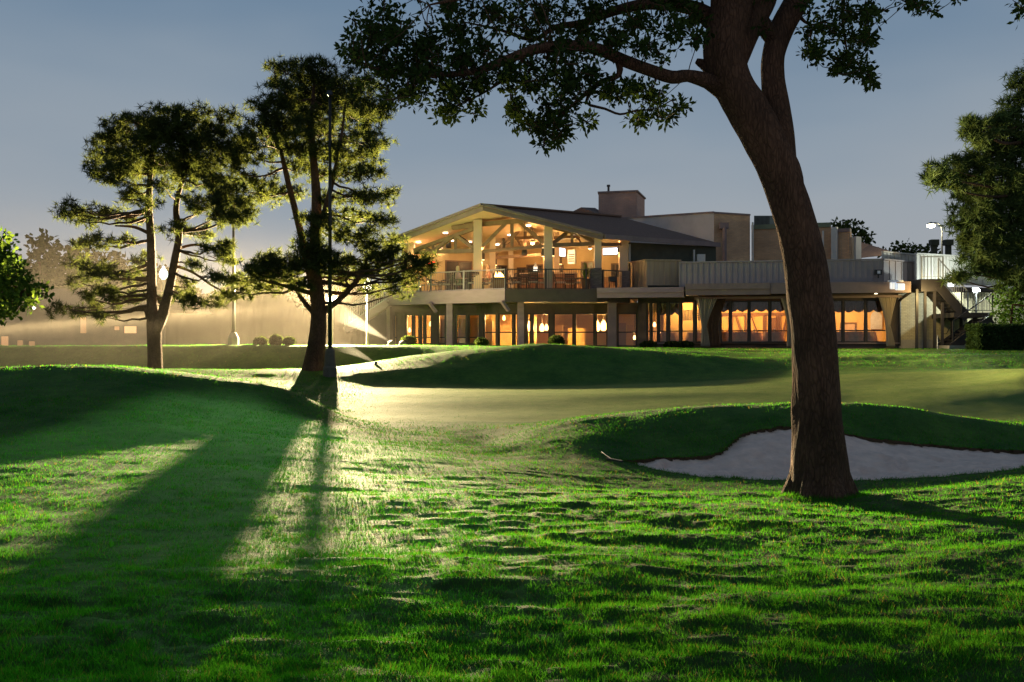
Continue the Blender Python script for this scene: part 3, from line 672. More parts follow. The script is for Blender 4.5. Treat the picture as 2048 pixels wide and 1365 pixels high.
    # leaf clusters: (px, py, rx, ry, whorls)
    R_ = [(745, 60, 45, 50, 60), (720, 110, 32, 45, 46), (790, 75, 45, 55, 64), (775, 140, 55, 40, 60), (850, 95, 55, 45, 62), (840, 150, 55, 35, 52), (815, 190, 45, 25, 34), (905, 60, 45, 35, 38), (920, 120, 55, 45, 70), (905, 180, 45, 30, 36), (895, 222, 24, 18, 20), (955, 215, 18, 12, 7),
          (900, 14, 45, 18, 30), (985, 25, 55, 26, 40), (965, 90, 40, 40, 30), (1010, 150, 45, 35, 36), (960, 165, 35, 30, 30), (1060, 60, 55, 30, 34), (1090, 20, 60, 25, 40), (1120, 95, 50, 35, 36), (1165, 60, 50, 45, 44), (1190, 20, 60, 22, 36), (1230, 80, 50, 40, 40), (1280, 40, 50, 40, 40), (1300, 100, 40, 28, 24), (1350, 65, 40, 32, 24), (1385, 30, 35, 30, 24), (1340, 10, 40, 15, 22), (1400, 70, 16, 28, 12),
          (1060, 135, 40, 35, 26), (1110, 150, 40, 35, 26), (1050, 170, 40, 26, 22), (1140, 165, 40, 34, 30), (1120, 205, 38, 30, 30), (1030, 218, 20, 28, 20), (1052, 240, 22, 20, 16), (1082, 250, 24, 20, 18), (1108, 245, 30, 26, 26), (1100, 280, 22, 18, 18), (1130, 255, 14, 16, 8), (1185, 150, 35, 30, 26), (1215, 185, 40, 22, 26), (1265, 175, 36, 22, 26), (1300, 190, 24, 16, 16), (1175, 240, 14, 14, 8), (1280, 240, 22, 20, 16), (1310, 222, 12, 10, 6), (1330, 238, 16, 9, 6), (1362, 212, 14, 12, 8), (1345, 232, 8, 5, 3),
          (1630, 98, 24, 26, 26), (1625, 55, 26, 24, 14), (1665, 55, 26, 22, 18), (1690, 20, 30, 22, 22), (1735, 25, 26, 26, 26), (1738, 75, 20, 26, 22), (1700, 75, 24, 26, 14), (1690, 122, 26, 22, 20), (1720, 140, 26, 18, 20), (1738, 158, 16, 14, 10), (1672, 130, 14, 20, 10), (1830, 8, 30, 16, 14), (1862, 18, 12, 12, 6), (1610, 10, 16, 20, 8), (2040, 18, 16, 22, 10),
          (1520, 52, 12, 14, 5), (1430, 85, 12, 18, 5), (1700, -35, 60, 30, 40), (1800, -40, 60, 35, 40), (1960, -40, 90, 40, 50), (1500, -60, 110, 50, 60), (1350, -60, 90, 50, 60), (1150, -50, 100, 45, 60), (950, -45, 100, 40, 60), (820, -20, 60, 18, 20), (1250, -150, 140, 60, 80), (1600, -190, 160, 70, 90), (1050, -120, 120, 50, 60), (1800, -180, 120, 60, 60)]
    C = []
    for (px, py, rx, ry, k) in R_:
        k = int(k*1.12)
        a = rng.normal(0, .55, (k, 2)); r = np.linalg.norm(a, axis=1, keepdims=True); a = a/np.maximum(r, 1)*np.minimum(r, 1.05)
        dy = rng.normal(0, .55, k) + (-.9 if px < 1420 and py > 60 else 0)*.8
        Yk = Y + dy
        C.append(np.stack([(px + a[:, 0]*rx - 1024)/F*Yk, Yk, EYE + (HOR - py - a[:, 1]*ry)*Yk/F], -1))
    C = np.concatenate(C)
    V = leaves(C, 9, .06, .088, .021, down=.1)
    leafy = [V]
    crown = mesh_np('crown', V, quad_idx(V), OAKLEAF, t)
    # longer unmown blades round the foot of the trunk
    k = 5200; a = rng.uniform(0, 6.283, k); rr_ = .33 + np.abs(rng.normal(0, .16, k)); x = g0.x + np.cos(a)*rr_; yy = g0.y + np.sin(a)*rr_; zz = ground(x, yy); L_ = rng.uniform(.03, .10, k)*np.clip(1.2-rr_, .3, 1); b_ = rng.uniform(0, 6.283, k)
    Bq_ = np.stack([x, yy, zz-.01], -1); W_ = np.stack([np.cos(b_), np.sin(b_), b_*0], -1)*.0035; T_ = Bq_ + np.stack([np.cos(b_+1.3)*.5, np.sin(b_+1.3)*.5, b_*0+1], -1)*L_[:, None]; I_ = np.arange(k)
    tag(mesh_np('grass', np.concatenate([Bq_-W_, Bq_+W_, T_]), np.stack([I_, I_+k, I_+2*k], -1), GRASS), 'longer unmown grass round the foot of the oak', 'grass', kind='stuff')
    # twigs from each whorl to the nearest limb
    allp = np.array([tuple(p) for k in B.values() for p in k])
    tw = MB()
    for c in C[rng.random(len(C)) < .6]:
        d = np.linalg.norm(allp - c, axis=1); q = allp[np.argmin(d)]
        dd = C - c; dist = np.linalg.norm(dd, axis=1)
        dq = np.linalg.norm(C - q, axis=1)
        ok = (dq < np.linalg.norm(c-q)*.85) & (dist < .5)
        tgt = C[ok][np.argmin(dist[ok])] if ok.any() and d.min() > .35 else q
        if np.linalg.norm(tgt - c) < 1.1:
            tw.tube(bez(tgt, c, -.02, 4, .02), [.007, .006, .005, .003], 4, cap=False)
    tw.build('twigs', BARK, t)
build_oak()

# ---- pines on the bank
def build_pine(label, base, stems, pads, Y, limbs, tuft_scale=1.0, name='pine_tree', needle=NEEDLE, n_needle=17, dens=1.0, L=.26, wd=.014, group=None, cat='tree'):
    b = P(base[0], base[1], Y); g = gz(b.x, b.y)
    t = thing(name, label, cat, (b.x, b.y, g-.05), group=group)
    tr = MB(); nodes = []
    for pts, wid in stems:
        pp = [P(q[0], q[1], Y + (q[2] if len(q) > 2 else 0)) for q in pts]
        p, r = smooth_path(pp, [w_*Y/F/2 for w_ in wid], 5)
        tr.tube(p, r, 14); nodes += [(Vector(a), c) for a, c in zip(p, r)]
    for pts, wid in limbs:
        pp = [P(q[0], q[1], Y + (q[2] if len(q) > 2 else 0)) for q in pts]
        p, r = smooth_path(pp, [w_*Y/F/2 for w_ in wid], 5); tr.tube(p, r, 8)
    C = []
    for pad in pads:
        px, py, rx, ry = pad[:4]; ry = ry*(1.3 if py < 420 else 1.05); dY = pad[4] if len(pad) > 4 else random.uniform(-1.7, 1.7)
        k = pad[5] if len(pad) > 5 else 1.0
        c = P(px, py, Y + dY); ax = rx*Y/F; az = ry*Y/F; ay = max(ax*.75, .45)
        nsub = max(4, int(rx*ry/64*dens*k))
        sd = rng.normal(0, 1, (nsub, 3)); sd = unit(sd)*rng.uniform(.25, 1, (nsub, 1))**.6
        sub = np.array(c) + sd*np.array([ax, ay, az])
        for sc_ in sub:
            m = int(7*tuft_scale)
            C.append(sc_ + rng.normal(0, 1, (m, 3))*np.array([.14, .14, .09]))
        # limb from the nearest lower point of a stem
        best = None
        for q, r in nodes:
            if q.z < c.z + .25*abs(q.x-c.x) + .1:
                d = (q-c).length + max(0, (c.z-q.z)-1.6)*.8
                if best is None or d < best[0]: best = (d, q, r)
        if best is not None:
            q = best[1]; ln = (c-q).length
            r0 = min(.03 + .012*ln, best[2]*.6)
            tr.tube(bez(q, c, -.08*ln, 8, .035*ln**.5), [r0*(1-.75*i/7) for i in range(8)], 6)
            for sc_ in sub[rng.random(nsub) < .55]:
                tr.tube(bez(Vector(c).lerp(q, random.uniform(.0, .4)), sc_, .0, 5, .06), [.018, .015, .012, .01, .006], 4, cap=False)
    C = np.concatenate(C)
    V = tufts(C, n_needle, L, wd)
    tr.build('trunk', PBARK, t, smooth=True)
    mesh_np('crown', V, tri_idx(V), needle, t)
    return t
PY = 36.0
build_pine('shorter spreading pine with a forked trunk left of the lamp posts', (310, 737),
  [([(310, 745), (310, 720), (309, 690), (308, 650), (304, 600), (303, 540), (302, 480), (298, 420), (300, 360), (308, 300), (318, 255)], [32, 29, 28, 29, 20, 18, 16, 14, 11, 8, 3]),
   ([(312, 662, -.1), (325, 630, -.2), (338, 580, -.3), (350, 520, -.3), (358, 470, -.2), (352, 420, 0), (362, 370, .2), (385, 320, .4), (395, 270, .4)], [22, 22, 17, 16, 14, 12, 9, 7, 3])],
  [(300, 320, 40, 22), (340, 330, 36, 22), (325, 270, 40, 26), (365, 265, 40, 26), (290, 262, 36, 22), (365, 320, 34, 22), (395, 335, 40, 22), (255, 325, 36, 20), (235, 262, 36, 26), (275, 248, 42, 26), (330, 236, 50, 22), (385, 240, 45, 24), (430, 262, 40, 30), (452, 245, 22, 22), (205, 300, 26, 26), (235, 305, 42, 34), (190, 335, 20, 18), (225, 350, 38, 22), (285, 290, 45, 26), (345, 285, 45, 26), (400, 300, 45, 30), (445, 315, 34, 34), (470, 300, 22, 28), (270, 340, 40, 20, 1), (265, 382, 34, 16), (240, 395, 22, 10), (325, 370, 26, 14), (385, 355, 45, 22), (430, 365, 36, 22), (405, 400, 46, 20), (450, 395, 40, 26, -1), (475, 420, 34, 28, -1.5, 1.5), (440, 430, 34, 18, -1),
   (150, 420, 30, 16), (185, 428, 40, 18), (225, 432, 30, 14), (130, 428, 14, 10), (160, 442, 24, 10), (195, 478, 34, 15), (165, 486, 18, 11), (240, 480, 24, 12), (150, 532, 22, 16), (185, 540, 34, 18), (225, 545, 36, 14), (160, 565, 26, 14), (200, 580, 40, 15), (170, 598, 30, 10), (235, 600, 36, 13), (150, 625, 22, 8), (118, 618, 12, 9), (195, 618, 24, 10), (260, 598, 26, 12), (205, 635, 12, 8),
   (285, 520, 26, 18), (270, 560, 30, 12), (330, 605, 34, 11), (365, 590, 30, 12), (395, 600, 32, 14), (430, 605, 30, 12), (375, 575, 24, 10), (400, 470, 40, 16), (435, 495, 36, 16, -1.5, 1.4), (455, 520, 24, 12), (395, 530, 24, 9), (345, 455, 28, 12), (270, 440, 22, 10), (300, 410, 22, 12), (420, 555, 22, 8)],
  PY, [([(306, 655), (297, 640), (292, 625), (288, 615)], [10, 8, 7, 5]), ([(304, 590), (270, 592), (235, 595)], [8, 6, 4]), ([(302, 560), (260, 558), (215, 560)], [9, 6, 3]), ([(303, 470), (270, 455), (230, 452)], [8, 6, 3]),
       ([(345, 530), (385, 545), (430, 575), (470, 590)], [7, 5, 4, 2]), ([(350, 500), (390, 490), (430, 500)], [7, 5, 3])])
build_pine('tallest pine standing directly in front of the flood lamp glow', (628, 740),
  [([(626, 750), (628, 730), (632, 700), (636, 660), (637, 620), (633, 580), (630, 530), (631, 470), (633, 400), (628, 330), (624, 270), (626, 200), (630, 150)], [52, 44, 38, 33, 30, 28, 27, 24, 20, 15, 12, 8, 3]),
   ([(632, 600, .1), (618, 540, .2), (605, 480, .3), (590, 420, .4), (575, 360, .6), (562, 300, .8), (555, 240, .9), (558, 180, .9)], [16, 16, 15, 13, 11, 8, 6, 3]),
   ([(633, 480, 0), (650, 420, -.3), (668, 350, -.6), (682, 280, -.8), (690, 210, -.8)], [13, 11, 9, 6, 3])],
  [(595, 205, 36, 26), (630, 205, 40, 26), (670, 215, 38, 26), (600, 265, 36, 22), (640, 275, 40, 22), (690, 270, 36, 20), (560, 255, 36, 22), (720, 215, 34, 22), (620, 310, 34, 18), (670, 325, 36, 18), (725, 320, 34, 16), (550, 150, 26, 22), (575, 142, 24, 18), (560, 185, 36, 24), (615, 140, 34, 18), (645, 140, 34, 20), (610, 175, 40, 26), (655, 180, 40, 28), (690, 170, 34, 28), (725, 185, 34, 30), (755, 210, 28, 30), (700, 225, 40, 26), (742, 250, 36, 22), (515, 215, 20, 14), (545, 222, 40, 22), (590, 235, 40, 22), (640, 240, 40, 24), (765, 295, 32, 10), (735, 285, 34, 14),
   (505, 262, 20, 22), (530, 270, 40, 24), (480, 290, 20, 22), (505, 310, 36, 18), (555, 300, 36, 18), (595, 295, 34, 18), (600, 340, 36, 16), (650, 300, 34, 16), (690, 305, 38, 16), (655, 350, 34, 14), (700, 350, 40, 14), (738, 345, 34, 12), (745, 400, 42, 13), (780, 392, 16, 8), (700, 395, 40, 14), (655, 400, 30, 14), (520, 355, 36, 16), (545, 385, 40, 16), (500, 385, 34, 16), (470, 350, 22, 18), (590, 385, 24, 12),
   (670, 440, 42, 18), (720, 430, 36, 14), (760, 445, 36, 18), (700, 470, 46, 18), (745, 485, 44, 18), (790, 480, 24, 14), (625, 450, 34, 20, -1, 1.3), (620, 490, 38, 22, -1.2, 1.5), (650, 520, 40, 22, -1.2, 1.5), (600, 525, 40, 22, -1.2, 1.4), (545, 530, 44, 20, -1, 1.4), (510, 545, 34, 16), (560, 546, 48, 16), (490, 556, 40, 15), (455, 564, 28, 12), (480, 586, 36, 12), (530, 576, 40, 12), (590, 566, 34, 14), (690, 530, 40, 20), (740, 520, 40, 20, 0, 1.3), (785, 515, 38, 20, 0, 1.3), (825, 520, 26, 16), (858, 525, 26, 14), (845, 545, 26, 14), (800, 550, 36, 18), (760, 546, 36, 18), (720, 546, 30, 14, 1), (815, 568, 24, 12), (795, 586, 16, 9), (740, 576, 26, 12, 1.5), (690, 561, 26, 14, 1.5), (665, 546, 22, 12, 1.5), (560, 561, 20, 8)],
  PY, [([(634, 634), (613, 610), (597, 588), (588, 568)], [11, 10, 8, 6]), ([(640, 630), (657, 616), (680, 598), (700, 577), (718, 556), (728, 538), (735, 515)], [15, 13, 12, 11, 10, 8, 5]), ([(630, 590), (580, 575), (520, 560)], [9, 7, 4]), ([(700, 577), (692, 562), (697, 550)], [6, 5, 3]), ([(722, 550), (770, 560), (810, 556)], [5, 4, 2])])

# ---- dense conifer at the right edge
build_pine('tall dense conifer filling the right edge above the stairs', (2076, 698),
  [([(2076, 705), (2076, 650), (2076, 580), (2074, 480), (2072, 380), (2070, 280), (2070, 200), (2072, 130)], [34, 30, 27, 23, 18, 14, 10, 4])],
  [(2042, 190, 24, 36, 0), (2072, 150, 22, 40, 0), (2025, 235, 32, 28, 0), (1990, 255, 30, 26, -.5), (1960, 270, 26, 24), (1938, 240, 10, 14), (1948, 262, 22, 20), (2015, 290, 50, 34, 0, 1.2), (1968, 320, 36, 30), (2050, 320, 50, 50, 0, 1.2), (1930, 338, 30, 22), (1905, 345, 24, 22), (1875, 350, 18, 18), (1862, 345, 10, 12), (1890, 370, 34, 14), (1945, 375, 46, 24), (2000, 370, 50, 40, 0, 1.2), (2050, 400, 50, 50, 0, 1.2), (1930, 420, 34, 26), (1975, 430, 46, 32, 0, 1.2), (1925, 460, 26, 26), (1960, 480, 40, 28, 0, 1.3), (2010, 470, 46, 40, 0, 1.3), (2050, 500, 40, 50, 0, 1.4), (1935, 500, 22, 14), (1990, 520, 50, 24, 0, 1.3), (1945, 525, 30, 14), (1925, 545, 22, 12), (1975, 545, 30, 14), (2030, 560, 40, 34, 0, 1.3), (1905, 558, 14, 8), (2110, 220, 40, 50, 0), (2130, 330, 60, 60, 0), (2140, 450, 70, 60, 0), (2130, 560, 70, 50, 0), (2090, 480, 40, 40, 0)],
  45.6, [], name='conifer_tree', needle=leaf_mat('conifer_needles', (.045, .078, .028), (.105, .145, .045), trans=.3, scale=1.5), n_needle=14, dens=1.0, L=.40, wd=.024, tuft_scale=1.2)

# ---- broadleaf trees
def build_leafy(name, label, base, stems, blobs, Y, m, L=.14, W=.05, R=.16, n=9, dens=1.0, group=None, cat='tree', barkm=None, flat=False, ztop=None):
    b = P(base[0], base[1], Y); g = gz(b.x, b.y)
    t = thing(name, label, cat, (b.x, b.y, g-.05), group=group)
    tr = MB(); nodes = []
    for pts, wid in stems:
        p, r = smooth_path([P(q[0], q[1], Y + (q[2] if len(q) > 2 else 0)) for q in pts], [w_*Y/F/2 for w_ in wid], 4)
        tr.tube(p, r, 10); nodes += list(p)
    C = []
    for bl in blobs:
        px, py, rx, ry = bl[:4]; dY = bl[4] if len(bl) > 4 else random.uniform(-1, 1)
        c = P(px, py, Y+dY); ax = rx*Y/F; az = ry*Y/F
        k = max(6, int(rx*ry/22*dens))
        d = unit(rng.normal(0, 1, (k, 3)))*rng.uniform(.2, 1.05, (k, 1))**.5
        C.append(np.array(c) + d*np.array([ax, ax*.8, az]))
        if nodes:
            q = min(nodes, key=lambda q: (q-c).length + (3 if q.z > c.z+.3 else 0)); tr.tube(bez(q, c, 0, 5, .05), [.05, .04, .03, .02, .012], 5, cap=False)
            for e_ in C[-1][rng.random(k) < .12]: tr.tube(bez(c, e_, 0, 4, .03), [.015, .012, .009, .006], 4, cap=False)
    C = np.concatenate(C); V = leaves(C, n, R, L, W, flat=flat)
    if len(tr.v): tr.build('trunk', barkm or PBARK, t, smooth=True)
    mesh_np('crown', V, quad_idx(V), m, t)
    return t
build_leafy('broadleaf_tree', 'bright green leafy tree cut by the left edge', (-40, 735), [([(-40, 745), (-36, 690), (-30, 640), (-20, 590), (-10, 540), (-5, 500)], [26, 22, 18, 12, 8, 3]), ([(-36, 660), (10, 620), (45, 590)], [10, 6, 3])],
  [(0, 495, 26, 20), (10, 520, 26, 16), (-20, 510, 40, 30), (30, 535, 18, 10), (15, 550, 34, 22), (45, 560, 22, 14), (10, 585, 40, 26), (55, 580, 22, 12), (82, 578, 20, 6), (92, 588, 8, 6), (40, 605, 26, 14), (15, 625, 30, 14), (60, 605, 14, 8), (-30, 560, 50, 40), (-40, 610, 50, 30), (5, 475, 8, 12)], 30.0, LEAF2, L=.17, W=.055, R=.2, n=8)
for k, (lab, base, st, bl) in enumerate((
   ('hazy tree with a narrow round top behind the left pine', (80, 690), [([(80, 700), (78, 620), (78, 540), (78, 490)], [10, 9, 7, 3])], [(78, 488, 22, 16), (74, 510, 20, 12), (95, 500, 12, 10), (75, 545, 30, 24), (60, 580, 40, 30), (95, 580, 40, 34), (50, 545, 22, 14)]),
   ('hazy broad tree mass behind the left pine trunk', (160, 690), [([(160, 700), (158, 620), (155, 550)], [12, 9, 4])], [(130, 520, 40, 24), (165, 515, 44, 24), (120, 560, 50, 36), (170, 570, 60, 44), (215, 540, 50, 34), (240, 590, 60, 40), (150, 620, 60, 34)]),
   ('hazy tree at far left behind the bright leafy tree', (20, 690), [([(20, 700), (22, 620), (25, 560)], [12, 9, 4])], [(20, 560, 40, 40), (-30, 540, 50, 40), (40, 600, 40, 34), (0, 620, 50, 34)]))):
    build_leafy('broadleaf_tree', lab, base, st, bl, 66.0 + k*3, DLEAF, L=.45, W=.16, R=.5, n=7, dens=.8, group='hazy trees beyond the mist')
for k, (lab, base, st, bl, Y) in enumerate((
   ('dark round tree rising behind the roof just right of the oak trunk', (1705, 690), [([(1705, 700), (1706, 600), (1706, 500)], [9, 7, 4])], [(1690, 455, 24, 12), (1710, 462, 26, 16), (1728, 480, 14, 14), (1672, 460, 14, 8), (1705, 485, 36, 18), (1655, 462, 14, 8)], 72.0),
   ('low dark tree row behind the roof left of the street lamp', (1820, 690), [([(1820, 700), (1820, 600), (1820, 520)], [9, 7, 4])], [(1790, 498, 14, 9), (1815, 500, 22, 9), (1840, 502, 26, 8), (1862, 505, 18, 7), (1775, 512, 14, 8), (1830, 515, 50, 9)], 74.0))):
    build_leafy('broadleaf_tree', lab, base, st, bl, Y, DLEAF, L=.34, W=.12, R=.4, n=8, dens=1.2)
# dark wood added behind the mist, a backing that makes it read tan
def wood_backing():
    FL = leaf_mat('backing_leaf', (.012, .016, .007), (.024, .032, .012), trans=.1, scale=.3)
    us = np.linspace(-900, 835, 420); Yw = 88.0
    top = 575 + 80*vnoise(us*.010, us*0+3) + 40*vnoise(us*.05, us*0+9) + 8*vnoise(us*.2, us*0+5)
    x = (us-1024)/F*Yw; zt = EYE + (HOR-top)*Yw/F; n = len(us); rowsV = []
    prof = [(0, 0), (.0, .35), (.4, .7), (1.6, .95), (3.5, 1.0), (7, .8), (8, 0)]      # depth back, share of the height
    for dep, h in prof: rowsV.append(np.stack([x, Yw + dep + .8*vnoise(us*.02, us*0+2) + .12*vnoise(us*.15, us*0+dep*3), 1.3 + (zt-1.3)*h], -1))
    V = np.concatenate(rowsV); q = [(k*n+i, k*n+i+1, (k+1)*n+i+1, (k+1)*n+i) for k in range(len(prof)-1) for i in range(n-1)]
    t = mesh_np('wood_backing', V, q, FL, smooth=True); tag(t, 'dark wood added as a backing to make the mist read tan', 'wood', kind='stuff')
    m = 2600; u = rng.uniform(-880, 825, m); tp = np.interp(u, us, zt); C = np.stack([(u-1024)/F*Yw, Yw + rng.uniform(1, 4, m), tp - np.abs(rng.normal(0, .5, m))], -1)
    L = leaves(C, 9, .7, .45, .18); mesh_np('foliage', L, quad_idx(L), FL, t)
wood_backing()
# big shrub and hedge by the stairs
build_leafy('leafy_shrub', 'tall leafy shrub glittering beside the stair floodlight', (2020, 694), [([(2020, 700), (2022, 650), (2026, 600)], [8, 6, 3])],
  [(2010, 590, 22, 22), (2030, 580, 30, 26), (2005, 620, 20, 26), (2035, 620, 34, 34), (2060, 600, 40, 50), (2010, 645, 22, 16), (2040, 645, 40, 18), (1990, 600, 12, 14), (2100, 620, 50, 60), (2020, 665, 40, 16)], 46.3, LEAF2, L=.17, W=.07, R=.2, n=8, dens=.6)
# ---------------------------------------------------------------- the clubhouse
TAUPE = mat('taupe_paint', (.25, .175, .16), .75, (.20, .14, .13), scale=2, bump=.1)
LILAC = mat('fascia_paint', (.33, .225, .235), .6, (.27, .185, .19), scale=1.5, stretch=(1, 1, 4))
DBROWN = mat('dark_brown_paint', (.085, .06, .048), .7, scale=2)
FRAME = mat('dark_frame', (.035, .026, .022), .5, scale=6)
SHINGLE = mat('roof_shingle', (.21, .118, .085), .95, (.14, .08, .058), scale=14, bump=.9, bscale=40, stretch=(1, 1, 2.5))
CREAM = mat('cream_plaster', (.60, .41, .20), .8, (.54, .36, .17), scale=1.2)
CEIL = mat('cream_ceiling', (.58, .42, .27), .8, (.54, .38, .24), scale=1)
TIMBER = mat('truss_timber', (.24, .145, .09), .75, (.17, .10, .06), scale=3, stretch=(1, 1, .5), bump=.2)
CORR = mat('ribbed_metal', (.30, .255, .255), .55, (.26, .22, .22), scale=1.2)
CREAMRIB = mat('pale_ribbed_metal', (.62, .58, .52), .55, (.55, .5, .45), scale=1.2)
WOODF = mat('screen_boards', (.48, .34, .22), .75, (.36, .25, .16), scale=1.5, stretch=(3, 3, .3))
STUCCO = mat('grey_stucco', (.44, .40, .39), .9, (.38, .35, .34), scale=1.5, bump=.2, bscale=40)
DGREEN = mat('dark_green_wall', (.07, .07, .045), .8, scale=2)
STONE = mat('stacked_stone', (.22, .155, .125), .9, (.11, .08, .07), scale=5, bump=1.0, bscale=9, stretch=(1, 1, 3))
CONC = mat('concrete', (.36, .33, .30), .9, (.28, .26, .24), scale=4, bump=.3)
FLOOR = mat('interior_floor', (.22, .12, .06), .5, scale=2)
ORANGE = mat('ochre_wall', (.74, .50, .20), .8, (.66, .43, .17), scale=1.3)
TAN = mat('tan_wall', (.50, .34, .20), .8, (.45, .30, .17), scale=1.3)
DTIMB = mat('brown_wood', (.16, .075, .035), .6, (.10, .05, .025), scale=2, stretch=(1, 1, .4))
BRICKA = brick_mat('tan_brick', (.70, .41, .22), (.58, .34, .18), (.45, .32, .23), .1)
BRICKC = brick_mat('cream_brick', (.58, .50, .32), (.50, .42, .27), (.34, .30, .22), 0)
WHITE = mat('white_paint', (.78, .78, .80), .5, scale=3)

club = thing('clubhouse', 'two storey golf clubhouse with a lit gabled terrace above glowing windows', 'building', (0, 52, 1.5))
def pl(px, Y): return (wx(px, Y), Y)
def seg(*pts):
    """piecewise (px, Y) line; returns px -> plan point"""
    X = [p[0] for p in pts]; YY = [p[1] for p in pts]
    return lambda px: pl(px, 1/float(np.interp(px, X, [1/y for y in YY])))
def part(bm, name, m, parent=club, **k): return bm.build(name, m, parent, **k)

def window(line, a, b, z0, z1, tz=None, parent=club, fw=.07, name='window'):
    p0, p1 = line(a), line(b)
    d = Vector((p1[0]-p0[0], p1[1]-p0[1])); ln = d.length; d.normalize(); n = Vector((-d.y, d.x))
    q = lambda s, k: (p0[0]+d.x*s+n.x*k, p0[1]+d.y*s+n.y*k)
    fr = MB()
    for s0, s1, za, zb in ((0, fw, z0, z1), (ln-fw, ln, z0, z1), (fw, ln-fw, z0, z0+fw), (fw, ln-fw, z1-fw, z1)):
        fr.slab(q(s0, .04), q(s1, .04), za, zb, .1)
    if tz: fr.slab(q(fw, .05), q(ln-fw, .05), tz-.03, tz+.03, .08)
    f = fr.build(name, FRAME, parent)
    MB().slab(q(fw-.01, .085), q(ln-fw+.01, .085), z0+fw-.01, z1-fw+.01, .012).build('pane', GLASS, f, local=False)
    return f
def facade(line, start, end, spans, z0, zs, zt, zh, m, tz, th=.22):
    """wall with window openings: spans in px; zs sill, zt window head, zh wall top"""
    w_ = MB(); w_.slab(line(start), line(end), zt, zh, th); w_.slab(line(start), line(end), z0, zs, th)
    c = start
    for a, b in sorted(spans):
        if a - c > .4: w_.slab(line(c), line(a), zs, zt, th)
        window(line, a, b, zs, zt, tz); c = b
    if end - c > .4: w_.slab(line(c), line(end), zs, zt, th)
    part(w_, 'wall', m)

# ---- ground floor, below the terrace
gl = seg((770, 55.2), (1010, 53.2), (1285, 52.4))
spansA = [(786, 794), (811, 825), (827, 838), (841, 848), (849.5, 863), (876, 891), (911, 933), (936, 959.5)]
facade(gl, 778, 963, spansA, 1.45, 1.72, 3.36, 3.9, DBROWN, 2.1)
spansB = [(967, 993), (996.5, 1026), (1028.5, 1036), (1053.5, 1062), (1065, 1099), (1107, 1147), (1149.5, 1189), (1191.5, 1215), (1235, 1274)]
facade(gl, 963, 1285, spansB, 1.45, 1.6, 3.38, 3.9, DBROWN, 2.36)
# columns under the terrace
for a, b, Y, m in ((773, 780, 54.3, TAUPE), (892.5, 905, 52.0, LILAC), (1035, 1048, 50.9, LILAC), (1215, 1233, 50.9, TAUPE)):
    MB().prism([pl(a, Y), pl(b, Y), pl(b, Y+.36), pl(a, Y+.36)], 1.4, 3.87).build('column', m, club, bevel=.015)
# rooms behind the glass
rb = seg((770, 60.0), (1010, 58.2), (1300, 57.4))
part(MB().slab(rb(760), rb(1290), 1.5, 3.85, .15), 'interior_wall', ORANGE)
fl_ = MB().add([(*gl(770), 1.57), (*gl(1285), 1.57), (*rb(1290), 1.57), (*rb(760), 1.57)], [(0, 1, 2, 3)]); part(fl_, 'interior_floor', FLOOR)
ce_ = MB().add([(gl(770)[0], gl(770)[1]+.25, 3.55), (gl(1285)[0], gl(1285)[1]+.25, 3.55), (*rb(1290), 3.55), (*rb(760), 3.55)], [(3, 2, 1, 0)]); part(ce_, 'interior_ceiling', CREAM)
for px in (800, 870, 964, 1049, 1103, 1224, 1284):
    a = gl(px); b = rb(px+4 if px < 1200 else px-6); part(MB().slab((a[0], a[1]+.25), (b[0], b[1]-.02), 1.58, 3.54, .1), 'interior_wall', TAN)
# panels and doors inside the rooms
for a, b, z0, z1, dy, m in ((914, 932, 1.6, 3.1, 1.2, TAN), (937, 960, 1.6, 3.2, 1.6, TAN), (968, 984, 1.6, 3.0, 1.4, ORANGE), (1068, 1074, 1.6, 3.3, 2.2, CREAM), (1110, 1128, 1.6, 2.75, 1.3, TAN),
                            (1141, 1178, 1.6, 2.62, 2.6, ORANGE), (1238, 1256, 1.6, 2.85, .9, TAN), (1259, 1272, 1.6, 2.75, 1.2, CREAM), (841, 846, 1.6, 3.2, 1.5, DTIMB), (878, 890, 1.6, 3.1, .7, TAN)):
    p0, p1 = gl(a), gl(b); part(MB().slab((p0[0], p0[1]+dy), (p1[0], p1[1]+dy), z0, z1, .12), 'interior_panel', m)

# ---- right wing with curtains
rw = seg((1285, 52.0), (1415, 50.7), (1440, 50.45), (1797, 48.8))
spansR = [(1293, 1301), (1302, 1315.5), (1317, 1334.5), (1337, 1359.5), (1361.5, 1388), (1390.5, 1415), (1441, 1460), (1461.5, 1497.5), (1499, 1539), (1540.5, 1577), (1579, 1616), (1618, 1650), (1652, 1685.5), (1687, 1731), (1732.5, 1776)]
facade(rw, 1283, 1797, spansR, 1.40, 1.80, 3.92, 4.2, DBROWN, 2.40)
part(MB().slab(rw(1283), gl(1285), 1.4, 4.1, .2), 'wall', DBROWN)
sl = MB(); p0 = rw(1283); p1 = rw(1797); sl.slab((p0[0]-.02, p0[1]-.14), (p1[0], p1[1]-.14), 1.74, 1.815, .14); part(sl, 'window_sill', TAUPE)
rr = seg((1285, 57.4), (1440, 56.2), (1810, 54.0))
part(MB().slab(rr(1275), rr(1810), 1.5, 4.1, .15), 'interior_wall', ORANGE)
part(MB().add([(*rw(1285), 1.62), (*rw(1797), 1.62), (*rr(1810), 1.62), (*rr(1275), 1.62)], [(0, 1, 2, 3)]), 'interior_floor', FLOOR)
part(MB().add([(rw(1285)[0], rw(1285)[1]+.24, 4.05), (rw(1797)[0], rw(1797)[1]+.24, 4.05), (*rr(1810), 4.05), (*rr(1275), 4.05)], [(3, 2, 1, 0)]), 'interior_ceiling', CREAM)
